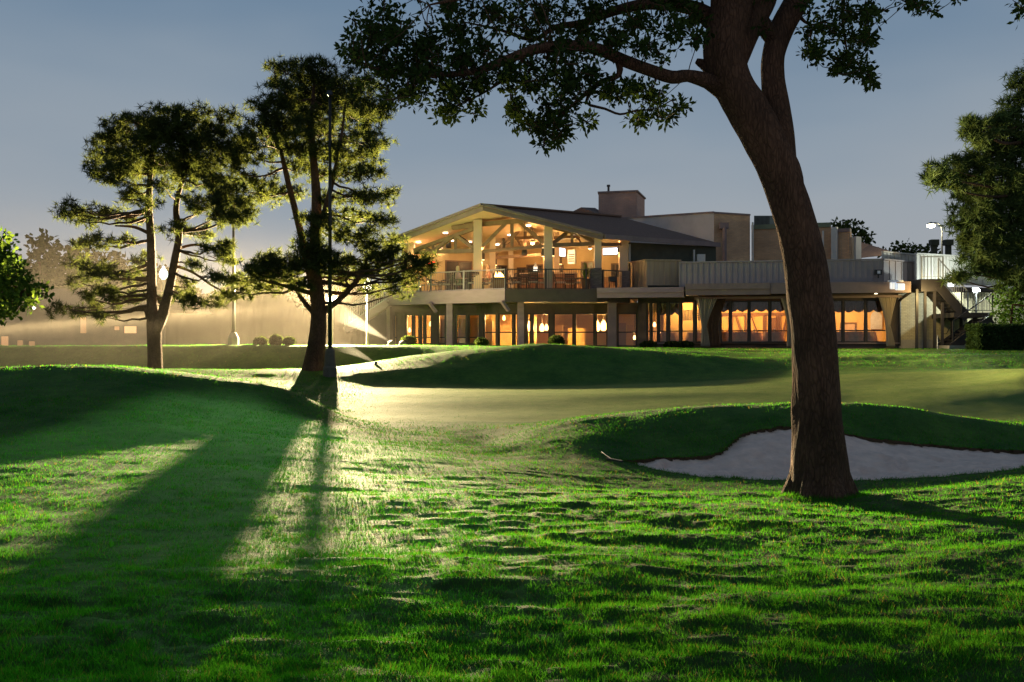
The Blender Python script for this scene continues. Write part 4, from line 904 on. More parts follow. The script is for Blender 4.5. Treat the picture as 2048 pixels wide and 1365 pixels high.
for px, q in ((1428, 1436), (1640, 1650), (1795, 1796)):
    a = rw(px); b = rr(q); part(MB().slab((a[0], a[1]+.24), (b[0], b[1]-.02), 1.63, 4.04, .12), 'interior_wall', TAN)
a = rw(1341); b = rw(1428); part(MB().slab((a[0], a[1]+2.4), (b[0], b[1]+2.4), 1.63, 4.0, .1), 'interior_panel', ORANGE)
a = rw(1293); b = rw(1336); part(MB().slab((a[0], a[1]+3.4), (b[0], b[1]+3.4), 1.63, 3.5, .1), 'interior_panel', TAN)
# half timbering on the back wall of the dining room
hb = MB()
def onback(px, z, k=.06): p = rr(px); return (p[0], p[1]-k, z)
for px in (1462, 1492, 1528, 1556, 1600): hb.beam(onback(px, 1.65), onback(px, 3.35), .16, .08)
for a, b in ((1440, 1560), (1560, 1640)): hb.beam(onback(a, 3.4), onback(b, 3.4), .09, .17)
for a, b in ((1472, 1490), (1502, 1524), (1574, 1560)): hb.beam(onback(a, 3.3, .05), onback(b, 1.7, .05), .12, .07)
part(hb, 'timber_frame', DTIMB)
part(MB().slab(onback(1536, 0)[:2], onback(1552, 0)[:2], 1.64, 3.2, .03), 'interior_door', DTIMB)
# arched pale niche
an = []
for i in range(13):
    a = math.pi*i/12; an.append((math.cos(a), math.sin(a)))
def niche(px, r, z0, zc):
    p = rr(px); q = rr(px+10); d = Vector((q[0]-p[0], q[1]-p[1])).normalized()
    pts = [(-r, z0)] + [(-r*c, zc + r*1.25*s_) for c, s_ in an] + [(r, z0)]
    b = MB(); n = len(pts)
    for k in (.03, .09): b.v += [(p[0]+d.x*u-d.y*0, p[1]+d.y*u-k, z) for u, z in pts]
    b.f = [tuple(range(n, 2*n)), tuple(range(n-1, -1, -1))] + [(i, (i+1) % n, n+(i+1) % n, n+i) for i in range(n)]
    return b
part(niche(1752, .30, 2.55, 3.15), 'niche', mat('pale_blue_niche', (.62, .68, .80), .6, scale=2))

# ---- terrace slab with its fascias
T0 = pl(772, 54.2); T1 = pl(1011, 50.2); T2 = pl(1193, 50.3); T3 = pl(1258, 51.3)
DK = 4.45
deck_poly = [T0, T1, T2, T3, (T3[0]+1.2, 57.5), (T3[0]+.8, 60), (T0[0]-.4, 60.5)]
DECKM = mat('deck_floor', (.34, .24, .17), .7, (.27, .19, .13), scale=2)
part(MB().prism(deck_poly, 3.88, DK), 'terrace_slab', DECKM)
def off(p, q, k):
    d = Vector((q[0]-p[0], q[1]-p[1])).normalized(); return (p[0]+d.y*k, p[1]-d.x*k), (q[0]+d.y*k, q[1]-d.x*k)
a, b = off(T0, T1, .06); part(MB().slab(a, b, 3.84, DK+.05, .055), 'fascia', LILAC)  # lighter colour paints in the lamplight this side faces
a, b = off(T1, T2, .06); part(MB().slab(a, b, 3.84, DK+.05, .055), 'fascia', DBROWN)  # darker colour from here on paints in the unlit side of the fascia
a, b = off(T2, T3, .06); part(MB().slab(a, b, 3.84, DK+.05, .055), 'fascia', DBROWN)
# slanted brackets under the slab
for px, Y in ((868, 52.45), (1013, 50.3)):
    p = P(px, 612, Y); part(MB().beam((p.x-.25, p.y-.12, 3.9), (p.x+.1, p.y+.1, 3.42), .2, .14), 'bracket', LILAC)
# ---- low roof edges of the right wing
def low_roof(p, q, z0, z1, depth, m, step=True):
    f = MB().slab(p, q, z0, z1, .12)
    if step: a, b = off(p, q, .09); f.slab(a, b, z0+(z1-z0)*.52, z1+.03, .085)
    part(f, 'fascia', m)
    d = Vector((q[0]-p[0], q[1]-p[1])).normalized(); n = Vector((-d.y, d.x))
    s_ = MB().prism([(p[0]+n.x*.12, p[1]+n.y*.12), (q[0]+n.x*.12, q[1]+n.y*.12), (q[0]+n.x*depth, q[1]+n.y*depth), (p[0]+n.x*depth, p[1]+n.y*depth)], z0+.05, z1-.02)
    part(s_, 'flat_roof', DBROWN)
low_roof(pl(1194, 50.1), pl(1368, 49.4), 4.05, 4.52, 5, LILAC)
low_roof(pl(1371, 49.1), pl(1540, 48.3), 4.13, 4.66, 6, TAUPE)
low_roof(pl(1541, 48.25), pl(1822, 47.0), 4.16, 4.68, 6.5, TAUPE, step=False)
# light shelf strip above the curtains
a, b = rw(1385), rw(1797); part(MB().slab((a[0], a[1]-.5), (b[0], b[1]-.5), 3.98, 4.10, .12), 'curtain_rail', TAUPE)
# ---- roof screens: ribbed parapet, board screen, pale ribbed screen
def ribbed(p, q, z0, z1, m, name, rib=.28, w_=.05, d_=.03, z1b=None):
    b = MB().slab(p, q, z0, z1, .08, z0, z1b)
    z1b = z1 if z1b is None else z1b
    dv = Vector((q[0]-p[0], q[1]-p[1])); n = int(dv.length/rib); dv.normalize()
    for i in range(n+1):
        s_ = i*rib+.02; zz = z1 + (z1b-z1)*i/max(n, 1)
        a = (p[0]+dv.x*s_+dv.y*d_, p[1]+dv.y*s_-dv.x*d_); c = (a[0]+dv.x*w_, a[1]+dv.y*w_)
        b.slab(a, c, z0, zz+.01, d_-.002)
    a, c = off(p, q, .07); b.slab(a, c, z1+.012, z1+.08, .17, z1+.012, z1b+.08) if abs(z1b-z1) < .01 else None
    part(b, name, m)
ribbed(pl(1358, 50.4), pl(1765, 48.5), 4.62, 5.80, CORR, 'parapet')
ribbed(pl(1259, 53.0), pl(1293, 51.2), 4.62, 6.0, WOODF, 'screen_wall', rib=.34)
ribbed(pl(1294, 51.25), pl(1362, 51.5), 4.75, 6.0, WOODF, 'screen_wall', rib=.3)
ribbed(pl(1362, 52.5), pl(1425, 53.5), 4.75, 6.0, WOODF, 'screen_wall', rib=.3)
ribbed(pl(1766, 48.55), pl(1832, 50.2), 4.62, 5.80, CORR, 'parapet', rib=.5)
ribbed(pl(1766, 49.3), pl(1833, 50.9), 5.3, 6.24, CREAMRIB, 'screen_wall', rib=.3)
ribbed(pl(1832, 49.3), pl(1932, 50.9), 4.75, 6.15, CREAMRIB, 'screen_wall', rib=.26)
ribbed(pl(1933, 51.2), pl(2140, 52.4), 4.75, 6.1, CREAMRIB, 'screen_wall', rib=.3)
# flat roof behind the parapet
part(MB().prism([pl(1300, 52), pl(1360, 50.6), pl(1764, 48.7), pl(2140, 52.6), pl(2140, 62), pl(1300, 62)], 4.3, 4.6), 'flat_roof', DBROWN)
# ---- gabled roof over the terrace
d_ = Vector((.85, .53, 0)).normalized()
A = P(968, 411, 50); Bq = P(1207, 470, 51); E = P(789, 479, 54.2)
D = A + d_*8.6; Cq = Bq + d_*7.95; Fq = E + d_*8.2
def plane_slab(name, pts, t, m):
    up = Vector((0, 0, -t)); b = MB()
    n = len(pts); b.v = [tuple(p) for p in pts] + [tuple(p+up) for p in pts]
    b.f = [tuple(range(n)), tuple(range(2*n-1, n-1, -1))] + [((i+1) % n, i, n+i, n+(i+1) % n) for i in range(n)]
    return part(b, name, m)
plane_slab('roof', [A, Bq, Cq, D], .2, SHINGLE)
plane_slab('roof', [D, Fq, E, A], .2, SHINGLE)
dn = Vector((0, 0, -.215))
def inset(p, q, r, s_, k=.02):
    c = (p+q+r+s_)/4; return [v.lerp(c, k) for v in (p, q, r, s_)]
b = MB(); b.v = [tuple(v+dn) for v in inset(A, Bq, Cq, D)]; b.f = [(3, 2, 1, 0)]; part(b, 'ceiling', CEIL)
b = MB(); b.v = [tuple(v+dn) for v in inset(A, E, Fq, D)]; b.f = [(0, 1, 2, 3)]; part(b, 'ceiling', CEIL)
fr_ = Vector((-.1, -.17, 0))
for p, q in ((A, Bq), (A, E)):
    rk = MB().beam(p+fr_*.35+Vector((0, 0, -.12)), q+fr_*.35+Vector((0, 0, -.12)), .09, .30)
    rk.beam(p+fr_*1.0+Vector((0, 0, .02)), q+fr_*1.0+Vector((0, 0, .02)), .16, .12)
    part(rk, 'rake_board', DBROWN if False else TAUPE)
part(MB().beam(Bq+Vector((.05, -.07, -.1)), Cq+Vector((.05, -.07, -.1)), .1, .24), 'gutter', TAUPE)
part(MB().beam(A+Vector((0, 0, .03)), D+Vector((0, 0, .03)), .3, .08), 'ridge_cap', SHINGLE)
# upper walls
W0 = pl(806, 54.9); W1 = pl(1030, 58.3); W2 = pl(1259, 56.3)
def roof_z(x, y):
    def pz(p, q, r):
        n = (q-p).cross(r-p); return p.z - (n.x*(x-p.x)+n.y*(y-p.y))/n.z
    return min(pz(A, Bq, Cq), pz(A, E, Fq))
def gable_wall(p, q, t=.18, n=14, m=CREAM):
    b = MB(); d = Vector((q[0]-p[0], q[1]-p[1])).normalized(); nn = Vector((-d.y, d.x))*t
    for i in range(n):
        a = (p[0]+(q[0]-p[0])*i/n, p[1]+(q[1]-p[1])*i/n); c = (p[0]+(q[0]-p[0])*(i+1)/n, p[1]+(q[1]-p[1])*(i+1)/n)
        za, zc = roof_z(*a)-.1, roof_z(*c)-.1
        b.v += [(a[0], a[1], DK), (c[0], c[1], DK), (c[0], c[1], zc), (a[0], a[1], za), (a[0]+nn.x, a[1]+nn.y, DK), (c[0]+nn.x, c[1]+nn.y, DK), (c[0]+nn.x, c[1]+nn.y, zc), (a[0]+nn.x, a[1]+nn.y, za)]
        k = 8*i; b.f += [(k, k+1, k+2, k+3), (k+7, k+6, k+5, k+4), (k+3, k+2, k+6, k+7)]
    return part(b, 'wall', m)
gable_wall(W0, W1); gable_wall(W1, W2)
part(MB().slab(pl(1258, 52.9), pl(1432, 55.2), 4.5, 7.12, .2), 'wall', DGREEN)
# dark doors and openings in the upper walls
DDOOR = mat('dark_door_glass', (.045, .03, .022), .25, (.03, .02, .016), scale=2)
ul = seg((806, 54.9), (1030, 58.3)); ub = seg((1030, 58.3), (1259, 56.3))
def door(line, a, b, z0, z1, m=DDOOR, k=.05, name='door'):
    p, q = line(a), line(b); o_, r_ = off(p, q, k)
    dv = Vector((r_[0]-o_[0], r_[1]-o_[1])); ln = dv.length; dv.normalize()
    f = MB(); w_ = .07
    g = lambda s_: (o_[0]+dv.x*s_, o_[1]+dv.y*s_)
    f.slab(g(0), g(w_), z0, z1, k-.003); f.slab(g(ln-w_), g(ln), z0, z1, k-.003); f.slab(g(w_), g(ln-w_), z1-w_, z1, k-.003); f.slab(g(ln/2-.03), g(ln/2+.03), z0, z1-w_, k-.003)
    d0 = part(f, name, DTIMB)
    n = Vector((-dv.y, dv.x))*.02
    MB().slab((g(.01)[0]+n.x, g(.01)[1]+n.y), (g(ln-.01)[0]+n.x, g(ln-.01)[1]+n.y), z0, z1-.01, k-.026).build('door_panel', m, d0)
door(ul, 890, 944, DK, 6.45); door(ul, 988, 1014, DK, 6.3); door(ub, 1034, 1052, DK, 6.2); door(ub, 1053, 1086, 5.55, 6.35, name='bar_opening'); door(ub, 1115, 1127, DK, 6.3); door(ub, 1162, 1188, DK, 6.45); door(ub, 1222, 1240, DK, 6.3)
# columns of the terrace
def col(a, b, Y, z1, m=CREAM, dpt=.42, z0=DK, name='column'):
    MB().prism([pl(a, Y), pl(b, Y), (pl(b, Y)[0], Y+dpt), (pl(a, Y)[0], Y+dpt)], z0, z1).build(name, m, club, bevel=.012)
COLP = mat('column_paint', (.58, .44, .31), .75, (.53, .40, .28), scale=1)
col(947, 964, 51.4, 8.15, COLP); col(1088, 1105, 51.0, 7.95, COLP); col(1189, 1203, 51.3, 7.25, COLP); col(1239, 1256, 52.4, 7.15, COLP)
col(979, 991, 54.6, 8.0, COLP); col(1108, 1119, 54.3, 7.8, COLP); col(1017, 1027, 57.4, 7.3, COLP); col(815, 829, 54.4, 7.3, COLP)
for a, b, Y, z1 in ((1180, 1204, 50.95, 5.62), (1243, 1260, 51.95, 5.55)):
    x0, x1 = wx(a, Y), wx(b, Y)
    MB().box(((x0+x1)/2, Y+.42, (DK+z1)/2), (x1-x0, .84, z1-DK)).build('stone_pier', STONE, club, bevel=.02)
# trusses
tm = MB()
def tb(a, b, w_=.2, h=.2, Ya=51.55, Yb=51.2): tm.beam(P(*a, Ya), P(*b, Yb), w_, h)
tb((964, 504), (1088, 493), h=.16, w_=.22); tb((1024, 446), (1024, 494), .17, .2, 51.38, 51.38); tb((965, 494), (1012, 447), .2, .16, 51.55, 51.4); tb((1040, 446), (1087, 487), .2, .16, 51.4, 51.25)
tb((905, 456), (962, 452), .25, .2, 52.2, 51.6); tb((930, 452), (1056, 441), .25, .22, 51.9, 51.2)
L_ = dict(Ya=54.2, Yb=51.6)
def lb(a, b, w_=.2, h=.17):
    f = lambda px: 54.2 + (51.6-54.2)*(px-820)/(948-820)
    tm.beam(P(*a, f(a[0])), P(*b, f(b[0])), w_, h)
lb((829, 505), (948, 502), .2, .2); lb((829, 501), (948, 458)); lb((911, 473), (911, 501), .15, .2); lb((866, 488), (866, 502), .15, .2); lb((871, 500), (906, 474)); lb((914, 472), (948, 496)); lb((845, 493), (864, 503), .14, .14)
def rb_(a, b, w_=.2, h=.17): tm.beam(P(*a, 51.2), P(*b, 51.45), w_, h)
rb_((1105, 491), (1190, 488), .2, .19); rb_((1144, 463), (1144, 487), .15, .2); rb_((1106, 487), (1136, 464)); rb_((1152, 465), (1188, 486)); rb_((1105, 455), (1189, 477))
tm.beam(P(1203, 489, 51.5), P(1240, 489, 52.4), .2, .18)
part(tm, 'truss', TIMBER)
# second row of trusses deeper inside
t2 = MB()
for a, b in (((990, 516), (1108, 508)), ((1050, 452), (1050, 510)), ((990, 510), (1045, 455)), ((1055, 455), (1106, 505))): t2.beam(P(*a, 54.8), P(*b, 54.5), .18, .16)
part(t2, 'truss', TIMBER)
# railing: two runs
def railing(p, q, z0, m, h=1.05, posts=(), sp=.115, parent=club):
    dv = Vector((q[0]-p[0], q[1]-p[1])); ln = dv.length; dv.normalize(); b = MB()
    for zz, hh in ((z0+h, .05), (z0+.09, .035)): b.beam((p[0], p[1], zz), (q[0], q[1], zz), .05, hh)
    for i in range(1, int(ln/sp)): b.box((p[0]+dv.x*i*sp, p[1]+dv.y*i*sp, z0+.09+(h-.09)/2), (.018, .018, h-.11))
    r_ = b.build('railing', m, parent)
    for s_ in posts:
        x, y = p[0]+dv.x*ln*s_, p[1]+dv.y*ln*s_
        MB().box((x, y, z0+h/2+.02), (.075, .075, h+.04), math.atan2(dv.y, dv.x)).build('post', m, r_)
    return r_
RAILG = mat('grey_rail', (.34, .30, .30), .5, scale=3); RAILB = mat('black_rail', (.03, .024, .02), .5, scale=3)
ins = lambda p, q, k=-.12: off(p, q, k)
a, b = ins(T0, T1); railing(a, b, DK, RAILG, posts=(.02, .28, .38, .66, .99))
a, b = ins(T1, T2); b = (b[0]-.45, b[1]); railing(a, b, DK, RAILB, posts=(0, .49, .985))
railing(pl(1205, 51.0), pl(1243, 51.6), DK, RAILB, posts=(.02, .7))
# bar counter
bx = MB(); p, q = pl(1040, 54.0), pl(1150, 53.3); bx.slab(p, q, DK, 5.5, .7); part(bx, 'bar_counter', brick_mat('bar_brick', (.40, .20, .11), (.32, .15, .08), (.3, .2, .14), 0))
a, b = off(p, q, .1); part(MB().slab(a, b, 5.503, 5.57, .95), 'bar_top', mat('bar_top_stone', (.55, .38, .26), .3, scale=3))
part(MB().slab(pl(1150, 56.2), pl(1240, 56), DK, 5.5, .3), 'low_wall', brick_mat('low_wall_brick', (.46, .24, .12), (.38, .19, .10), (.3, .2, .14), 0))
# wall grille
g_ = MB(); p, q = pl(1135, 55.9), pl(1150, 55.75)
part(MB().slab(p, q, 6.22, 7.0, .2), 'vent_frame', WHITE)
p2, q2 = off(pl(1137, 55.88), pl(1148.5, 55.77), .02)
for k in range(4): g_.slab(p2, q2, 6.34+k*.12, 6.40+k*.12, .015)
part(g_, 'vent_grille', FRAME)
# ---- taller blocks behind
part(MB().slab(pl(1225, 59.6), pl(1428, 56.6), 4.6, 9.15, .3), 'wall', STUCCO)
part(MB().slab((pl(1428, 56.6)[0]+.003, 56.6), pl(1500, 57.6), 4.6, 9.13, .3), 'wall', BRICKA)
cp = MB().slab(off(pl(1225, 59.6), pl(1428, 56.6), .06)[0], off(pl(1225, 59.6), pl(1428, 56.6), .06)[1], 9.152, 9.25, .45)
cp.slab(off(pl(1428, 56.6), pl(1500, 57.6), .05)[0], off(pl(1428, 56.6), pl(1500, 57.6), .05)[1], 9.134, 9.23, .45); part(cp, 'coping', TAUPE)
part(MB().prism([(pl(1225, 59.6)[0]+.3, 60), (pl(1428, 56.6)[0]+.3, 57.2), (pl(1500, 57.6)[0], 58.1), (pl(1500, 57.6)[0], 68), (pl(1225, 59.6)[0], 68)], 8.7, 8.9), 'flat_roof', DBROWN)
part(MB().slab((pl(1500, 57.6)[0], 57.605), (pl(1500, 57.6)[0]+.02, 66), 4.6, 9.12, .25), 'wall', BRICKA)
part(MB().slab(pl(1503, 58.6), pl(1662, 57.4), 4.6, 8.45, .3), 'wall', BRICKA)
a, b = off(pl(1503, 58.6), pl(1662, 57.4), .08); part(MB().slab(a, b, 8.453, 8.72, .5), 'coping', mat('green_trim', (.20, .22, .13), .7, scale=2))
part(MB().slab((pl(1662, 57.4)[0]+.004, 57.2), pl(1700, 56.6), 4.6, 8.1, .3), 'wall', BRICKA)
a, b = off(pl(1676, 56.95), pl(1700, 56.6), .05); part(MB().slab(a, b, 8.103, 8.3, .4), 'coping', TAUPE)
part(MB().slab(pl(1662, 57.0), pl(1674, 56.8), 4.6, 8.4, .2), 'pilaster', CREAMRIB)
part(MB().slab(pl(1700.3, 56.9), pl(1723, 57.6), 4.6, 7.8, .2), 'wall', TAUPE); part(MB().slab(pl(1712, 56.7), pl(1722.5, 57.0), 4.6, 7.85, .15), 'pilaster', CREAMRIB)
b = MB(); r0, r1 = P(1700, 474, 64), P(1725, 486, 64); b.v = [tuple(P(1690, 520, 62)), tuple(P(1790, 508, 62)), tuple(P(1700, 478, 66)), tuple(P(1740, 490, 66)), tuple(P(1690, 520, 70)), tuple(P(1800, 508, 70))]
b.f = [(0, 1, 3, 2), (2, 3, 5, 4), (1, 5, 3), (0, 2, 4), (0, 4, 5, 1)]; part(b, 'roof', SHINGLE)
# dark second gable behind the ridge
b = MB(); b.v = [tuple(P(1128, 432, 61)), tuple(P(1205, 432, 58.5)), tuple(P(1162, 415, 60)), tuple(P(1135, 440, 68)), tuple(P(1230, 440, 67)), tuple(P(1190, 416, 68))]
b.f = [(0, 1, 2), (3, 5, 4), (1, 4, 5, 2), (0, 2, 5, 3), (0, 3, 4, 1)]; part(b, 'roof', SHINGLE)
# chimney block
x0, x1 = wx(1197, 62), wx(1271, 62); zc = wz(387, 62)
ch = part(MB().hexa([(x0, 62, 8.5), (x1, 61.4, 8.5), (x1+.9, 64.5, 8.5), (x0+.5, 65, 8.5), (x0, 62, zc), (x1, 61.4, zc), (x1+.9, 64.5, zc), (x0+.5, 65, zc)]), 'chimney', brick_mat('chimney_brick', (.50, .29, .22), (.43, .25, .19), (.32, .24, .21), 0))
part(MB().hexa([(x0-.06, 61.94, zc+.004), (x1+.06, 61.3, zc+.004), (x1+1.0, 64.6, zc+.004), (x0+.4, 65.1, zc+.004), (x0-.06, 61.94, zc+.1), (x1+.06, 61.3, zc+.1), (x1+1.0, 64.6, zc+.1), (x0+.4, 65.1, zc+.1)]), 'chimney_cap', TAUPE, ch)
p = P(1217, 386, 63); part(MB().tube([(p.x, p.y, p.z-.2), (p.x, p.y, wz(373, 63))], .07, 8).lathe([(.11, 0), (.11, .12)], (p.x, p.y, wz(374, 63)), 8), 'flue_pipe', FRAME, ch)
# hvac unit and ducts on the roof
hv = part(MB().hexa([(*pl(1508, 59), 8.5), (*pl(1552, 59), 8.5), (*pl(1552, 61.5), 8.5), (*pl(1512, 61.5), 8.5), (*pl(1508, 59), 9.32), (*pl(1552, 59), 9.32), (*pl(1552, 61.5), 9.32), (*pl(1512, 61.5), 9.32)]), 'rooftop_unit', mat('unit_metal', (.22, .24, .20), .5, scale=3))
lv = MB()
for k in range(12): lv.slab(pl(1509+k*2.6, 58.97), pl(1510.2+k*2.6, 58.97), 8.6, 9.28, .03)
part(lv, 'louvre', FRAME, hv)
p = P(1448, 441, 56.5); dz = MB(); dz.tube([(p.x-.06, p.y+.3, p.z-.4), (p.x, p.y-.15, p.z-.4), (p.x, p.y-.15, 4.6)], .12, 10); dz.box((p.x-.02, p.y-.05, p.z-.32), (.5, .3, .34)); part(dz, 'duct', TAUPE)
for px, py, py2, Y, m in ((1505.5, 445, 524, 57.5, CREAMRIB), (1259, 489, 524, 52.7, CREAMRIB), (1388, 500, 524, 54.3, CREAMRIB), (1646, 462, 520, 56.8, CREAMRIB)):
    p = P(px, py, Y); part(MB().tube([p, (p.x, p.y, wz(py2, Y))], .055, 8), 'downspout', m)
# small lit box on the dark wall
p = P(1402, 517, 53.4); part(MB().box((p.x, p.y, p.z), (.42, .2, .42)), 'meter_box', CREAMRIB)
# roof vents
for px, w1 in ((1868, 15), (1896.5, 15)):
    Y = 52.0; p = P(px, 510, Y); zt = wz(480, Y); v_ = MB().prism([(p.x-.12, Y-.12), (p.x+.12, Y-.12), (p.x+.12, Y+.12), (p.x-.12, Y+.12)], 4.6, zt-.28); o_ = part(v_, 'roof_vent', DGREEN)
    part(MB().prism([(p.x-.2, Y-.2), (p.x+.2, Y-.2), (p.x+.2, Y+.2), (p.x-.2, Y+.2)], zt-.3, zt), 'vent_cap', DGREEN, o_)
# ---- cream brick wall at the right
bw = seg((1797, 49.2), (2080, 50.0))
part(MB().slab(bw(1797.2), bw(2080), 1.4, 4.3, .25), 'wall', BRICKC)
a, b = off(bw(1797.2), bw(2080), .03); part(MB().slab(a, b, 1.38, 1.95, .028), 'plinth', CONC)
part(MB().tube([P(1829, 566, 48.3), P(1828, 576, 48.4), P(1825, 582, 48.6), P(1802, 598, 48.9), P(1798.5, 604, 49.0), P(1798.5, 692, 49.0)], .075, 10), 'downspout', FRAME)
# soffit lamp
p = P(1752, 587, 47.6); part(MB().lathe([(.05, 0), (.08, -.03)], (p.x, p.y, 4.15), 12), 'soffit_light', emit_mat('soffit_glow', (1, .8, .5), 6))
# ---------------------------------------------------------------- lamps on the building
SHADE = mat('sconce_metal', (.10, .07, .045), .5, scale=4)
GLOW = emit_mat('warm_glow', (1.0, .66, .28), 9)
def sconce(px, py, Y, side=1, e=70):
    p = P(px, py, Y); o = MB().box((p.x, p.y, p.z), (.16, .2, .42)).build('wall_sconce', SHADE, club)
    for dz in (.215, -.215): MB().box((p.x, p.y, p.z+dz), (.12, .15, .01)).build('lamp_glow', GLOW, o)
    MB().box((p.x-side*.09, p.y, p.z), (.012, .16, .40)).build('lamp_glow', GLOW, o)
    point_light('sconce_light', (p.x-side*.0, p.y-.02, p.z+.36), e*.75, WARM, club, .04); point_light('sconce_light', (p.x, p.y-.02, p.z-.36), e*.62, WARM, club, .04)
sconce(963+3.5, 512, 51.6); sconce(985+6, 523, 54.9, e=60); sconce(1086, 505, 51.2, -1, 45); sconce(1106, 504, 51.2, 1, 75); sconce(1121, 521, 54.5, 1, 75); sconce(1238, 498, 52.6, -1, 50); sconce(833, 520, 54.4, 1, 55)
dl = emit_mat('downlight_glow', (1.0, .86, .66), 9)
for px, py, s_, nm in ((837, 484, 0, 0), (891, 466, 0, 0), (903, 481, 0, 0), (939, 484, 0, 0), (994, 489, 0, 0), (1057, 451, 1, 0), (1020, 470, 0, 0), (880, 495, 0, 0)):
    # lay the disc on the ceiling where the line of sight meets it
    for Yk in np.arange(50.5, 58, .04):
        q = P(px, py, Yk)
        if q.z > roof_z(q.x, q.y) - .232: break
    z = roof_z(q.x, q.y)-.25
    MB().lathe([(.13, -.012), (.13, .012)], (q.x, q.y, z), 14).build('downlight', dl, club)
    point_light('downlight_lamp', (q.x, q.y, z-.06), 38, (1, .76, .44), club, .05, spot=150, aim=(q.x, q.y, 0))
# bright clear bulbs of the hanging fan light, the bar and the ceiling wash behind the trusses
def pendant(name, label, px, py, Y, ztop, e, shape='bell', cat='pendant lamp', col=WARM, glow=10, s=1.0, group=None):
    p = P(px, py, Y); t = thing(name, label, cat, (p.x, p.y, p.z), group=group)
    MB().tube([(p.x, p.y, p.z+.1*s), (p.x, p.y, ztop)], .012, 6).build('cord', FRAME, t)
    if shape == 'bell':
        MB().lathe([(.03*s, .22*s), (.10*s, .12*s), (.14*s, 0), (.13*s, -.18*s), (.06*s, -.24*s)], p, 14).build('lamp_shade', emit_mat('pendant_glow_%g' % glow, col, glow), t, smooth=True)
        MB().lathe([(.02*s, .32*s), (.06*s, .24*s), (.05*s, .21*s)], p, 12).build('cap', FRAME, t)
    point_light('pendant_light', (p.x, p.y-.22*s, p.z-.05), e, col, t, .1)
    return t
# ceiling fan with a light
p = P(1065, 486, 54.2); t = thing('ceiling_fan', 'ceiling fan with a lit bowl over the bar', 'ceiling fan', p)
MB().tube([(p.x, p.y, p.z+.1), (p.x, p.y, roof_z(p.x, p.y)-.22)], .02, 8).build('rod', DTIMB, t)
fb = MB()
for k in range(5):
    a = 2*math.pi*k/5+.3; fb.beam((p.x+math.cos(a)*.12, p.y+math.sin(a)*.12, p.z+.06), (p.x+math.cos(a)*.8, p.y+math.sin(a)*.8, p.z+.08), .14, .015)
fb.build('blades', DTIMB, t); MB().lathe([(.1, .14), (.13, .05), (.1, 0)], p, 14).build('motor', DTIMB, t)
MB().lathe([(.11, -.005), (.09, -.08), (.02, -.12)], p, 14).build('bowl', emit_mat('fan_bowl', (1, .75, .42), 12), t)
point_light('fan_light', (p.x, p.y-.1, p.z-.25), 190, WARM, t, .12)
# fan seen edge on to the right
p = P(1045+135, 497, 54.6); t = thing('ceiling_fan', 'dim ceiling fan near the vent grille at the right of the terrace', 'ceiling fan', p)
fb = MB()
for k in range(5):
    a = 2*math.pi*k/5; fb.beam((p.x+math.cos(a)*.12, p.y+math.sin(a)*.12, p.z), (p.x+math.cos(a)*.7, p.y+math.sin(a)*.7, p.z), .14, .015)
fb.build('blades', DTIMB, t); MB().lathe([(.11, .1), (.11, 0)], p, 12).build('motor', DTIMB, t); MB().tube([(p.x, p.y, p.z+.1), (p.x, p.y, roof_z(p.x, p.y)-.22)], .02, 8).build('rod', DTIMB, t)
point_light('bar_light', P(1150, 508, 54.4), 160, (1, .68, .25), t, .1); MB().lathe([(.12, -.002), (.02, -.1)], p, 12).build('bowl', emit_mat('fan_bowl2', (1, .72, .35), 5), t)
# beam chandelier with horn brackets above the bar
p = P(1062, 479, 53.2); t = thing('beam_chandelier', 'long dark timber chandelier with curved end brackets above the bar', 'chandelier', P(1062, 478, 53.4))
MB().beam(P(1030, 477, 53.4), P(1090, 475, 53.2), .2, .16).build('beam', DTIMB, t)
for sx, px in ((1, 1034), (-1, 1086)):
    MB().tube([P(px, 478, 53.35), P(px+sx*3, 484, 53.35), P(px+sx*5, 489, 53.35), P(px+sx*9, 492, 53.35)], [.07, .07, .06, .03], 8).build('bracket', DTIMB, t)
MB().tube([P(1062, 474, 53.3), P(1062, 455, 53.3)], .02, 6).build('rod', FRAME, t)
p = P(1129, 477, 53); t = thing('beam_chandelier', 'shorter dark timber chandelier with curved bracket behind the right truss', 'chandelier', p)
MB().beam(P(1108, 476, 53.3), P(1160, 474, 53.1), .18, .15).build('beam', DTIMB, t)
for px in (1160, ): MB().tube([P(px-8, 474, 53.1), P(px-2, 480, 53.1), P(px+2, 486, 53.1)], [.07, .06, .03], 8).build('bracket', DTIMB, t)
MB().tube([P(1134, 474, 53.2), P(1134, 458, 53.2)], .02, 6).build('rod', FRAME, t)
# hanging loudspeakers
for px, py, Y, lab in ((897, 491, 53.4, 'black bell loudspeaker hanging under the left truss'), (1049, 505, 51.9, 'black bell loudspeaker hanging under the middle truss')):
    p = P(px, py, Y); t = thing('hanging_speaker', lab, 'loudspeaker', p, group='hanging loudspeakers of the terrace')
    MB().lathe([(.05, .2), (.13, .14), (.155, -.06), (.15, -.14), (.10, -.15)], p, 14).build('housing', dark_metal, t, smooth=True)
    MB().tube([(p.x, p.y, p.z+.19), (p.x, p.y, roof_z(p.x, p.y)-.23)], .012, 6).build('rod', dark_metal, t)
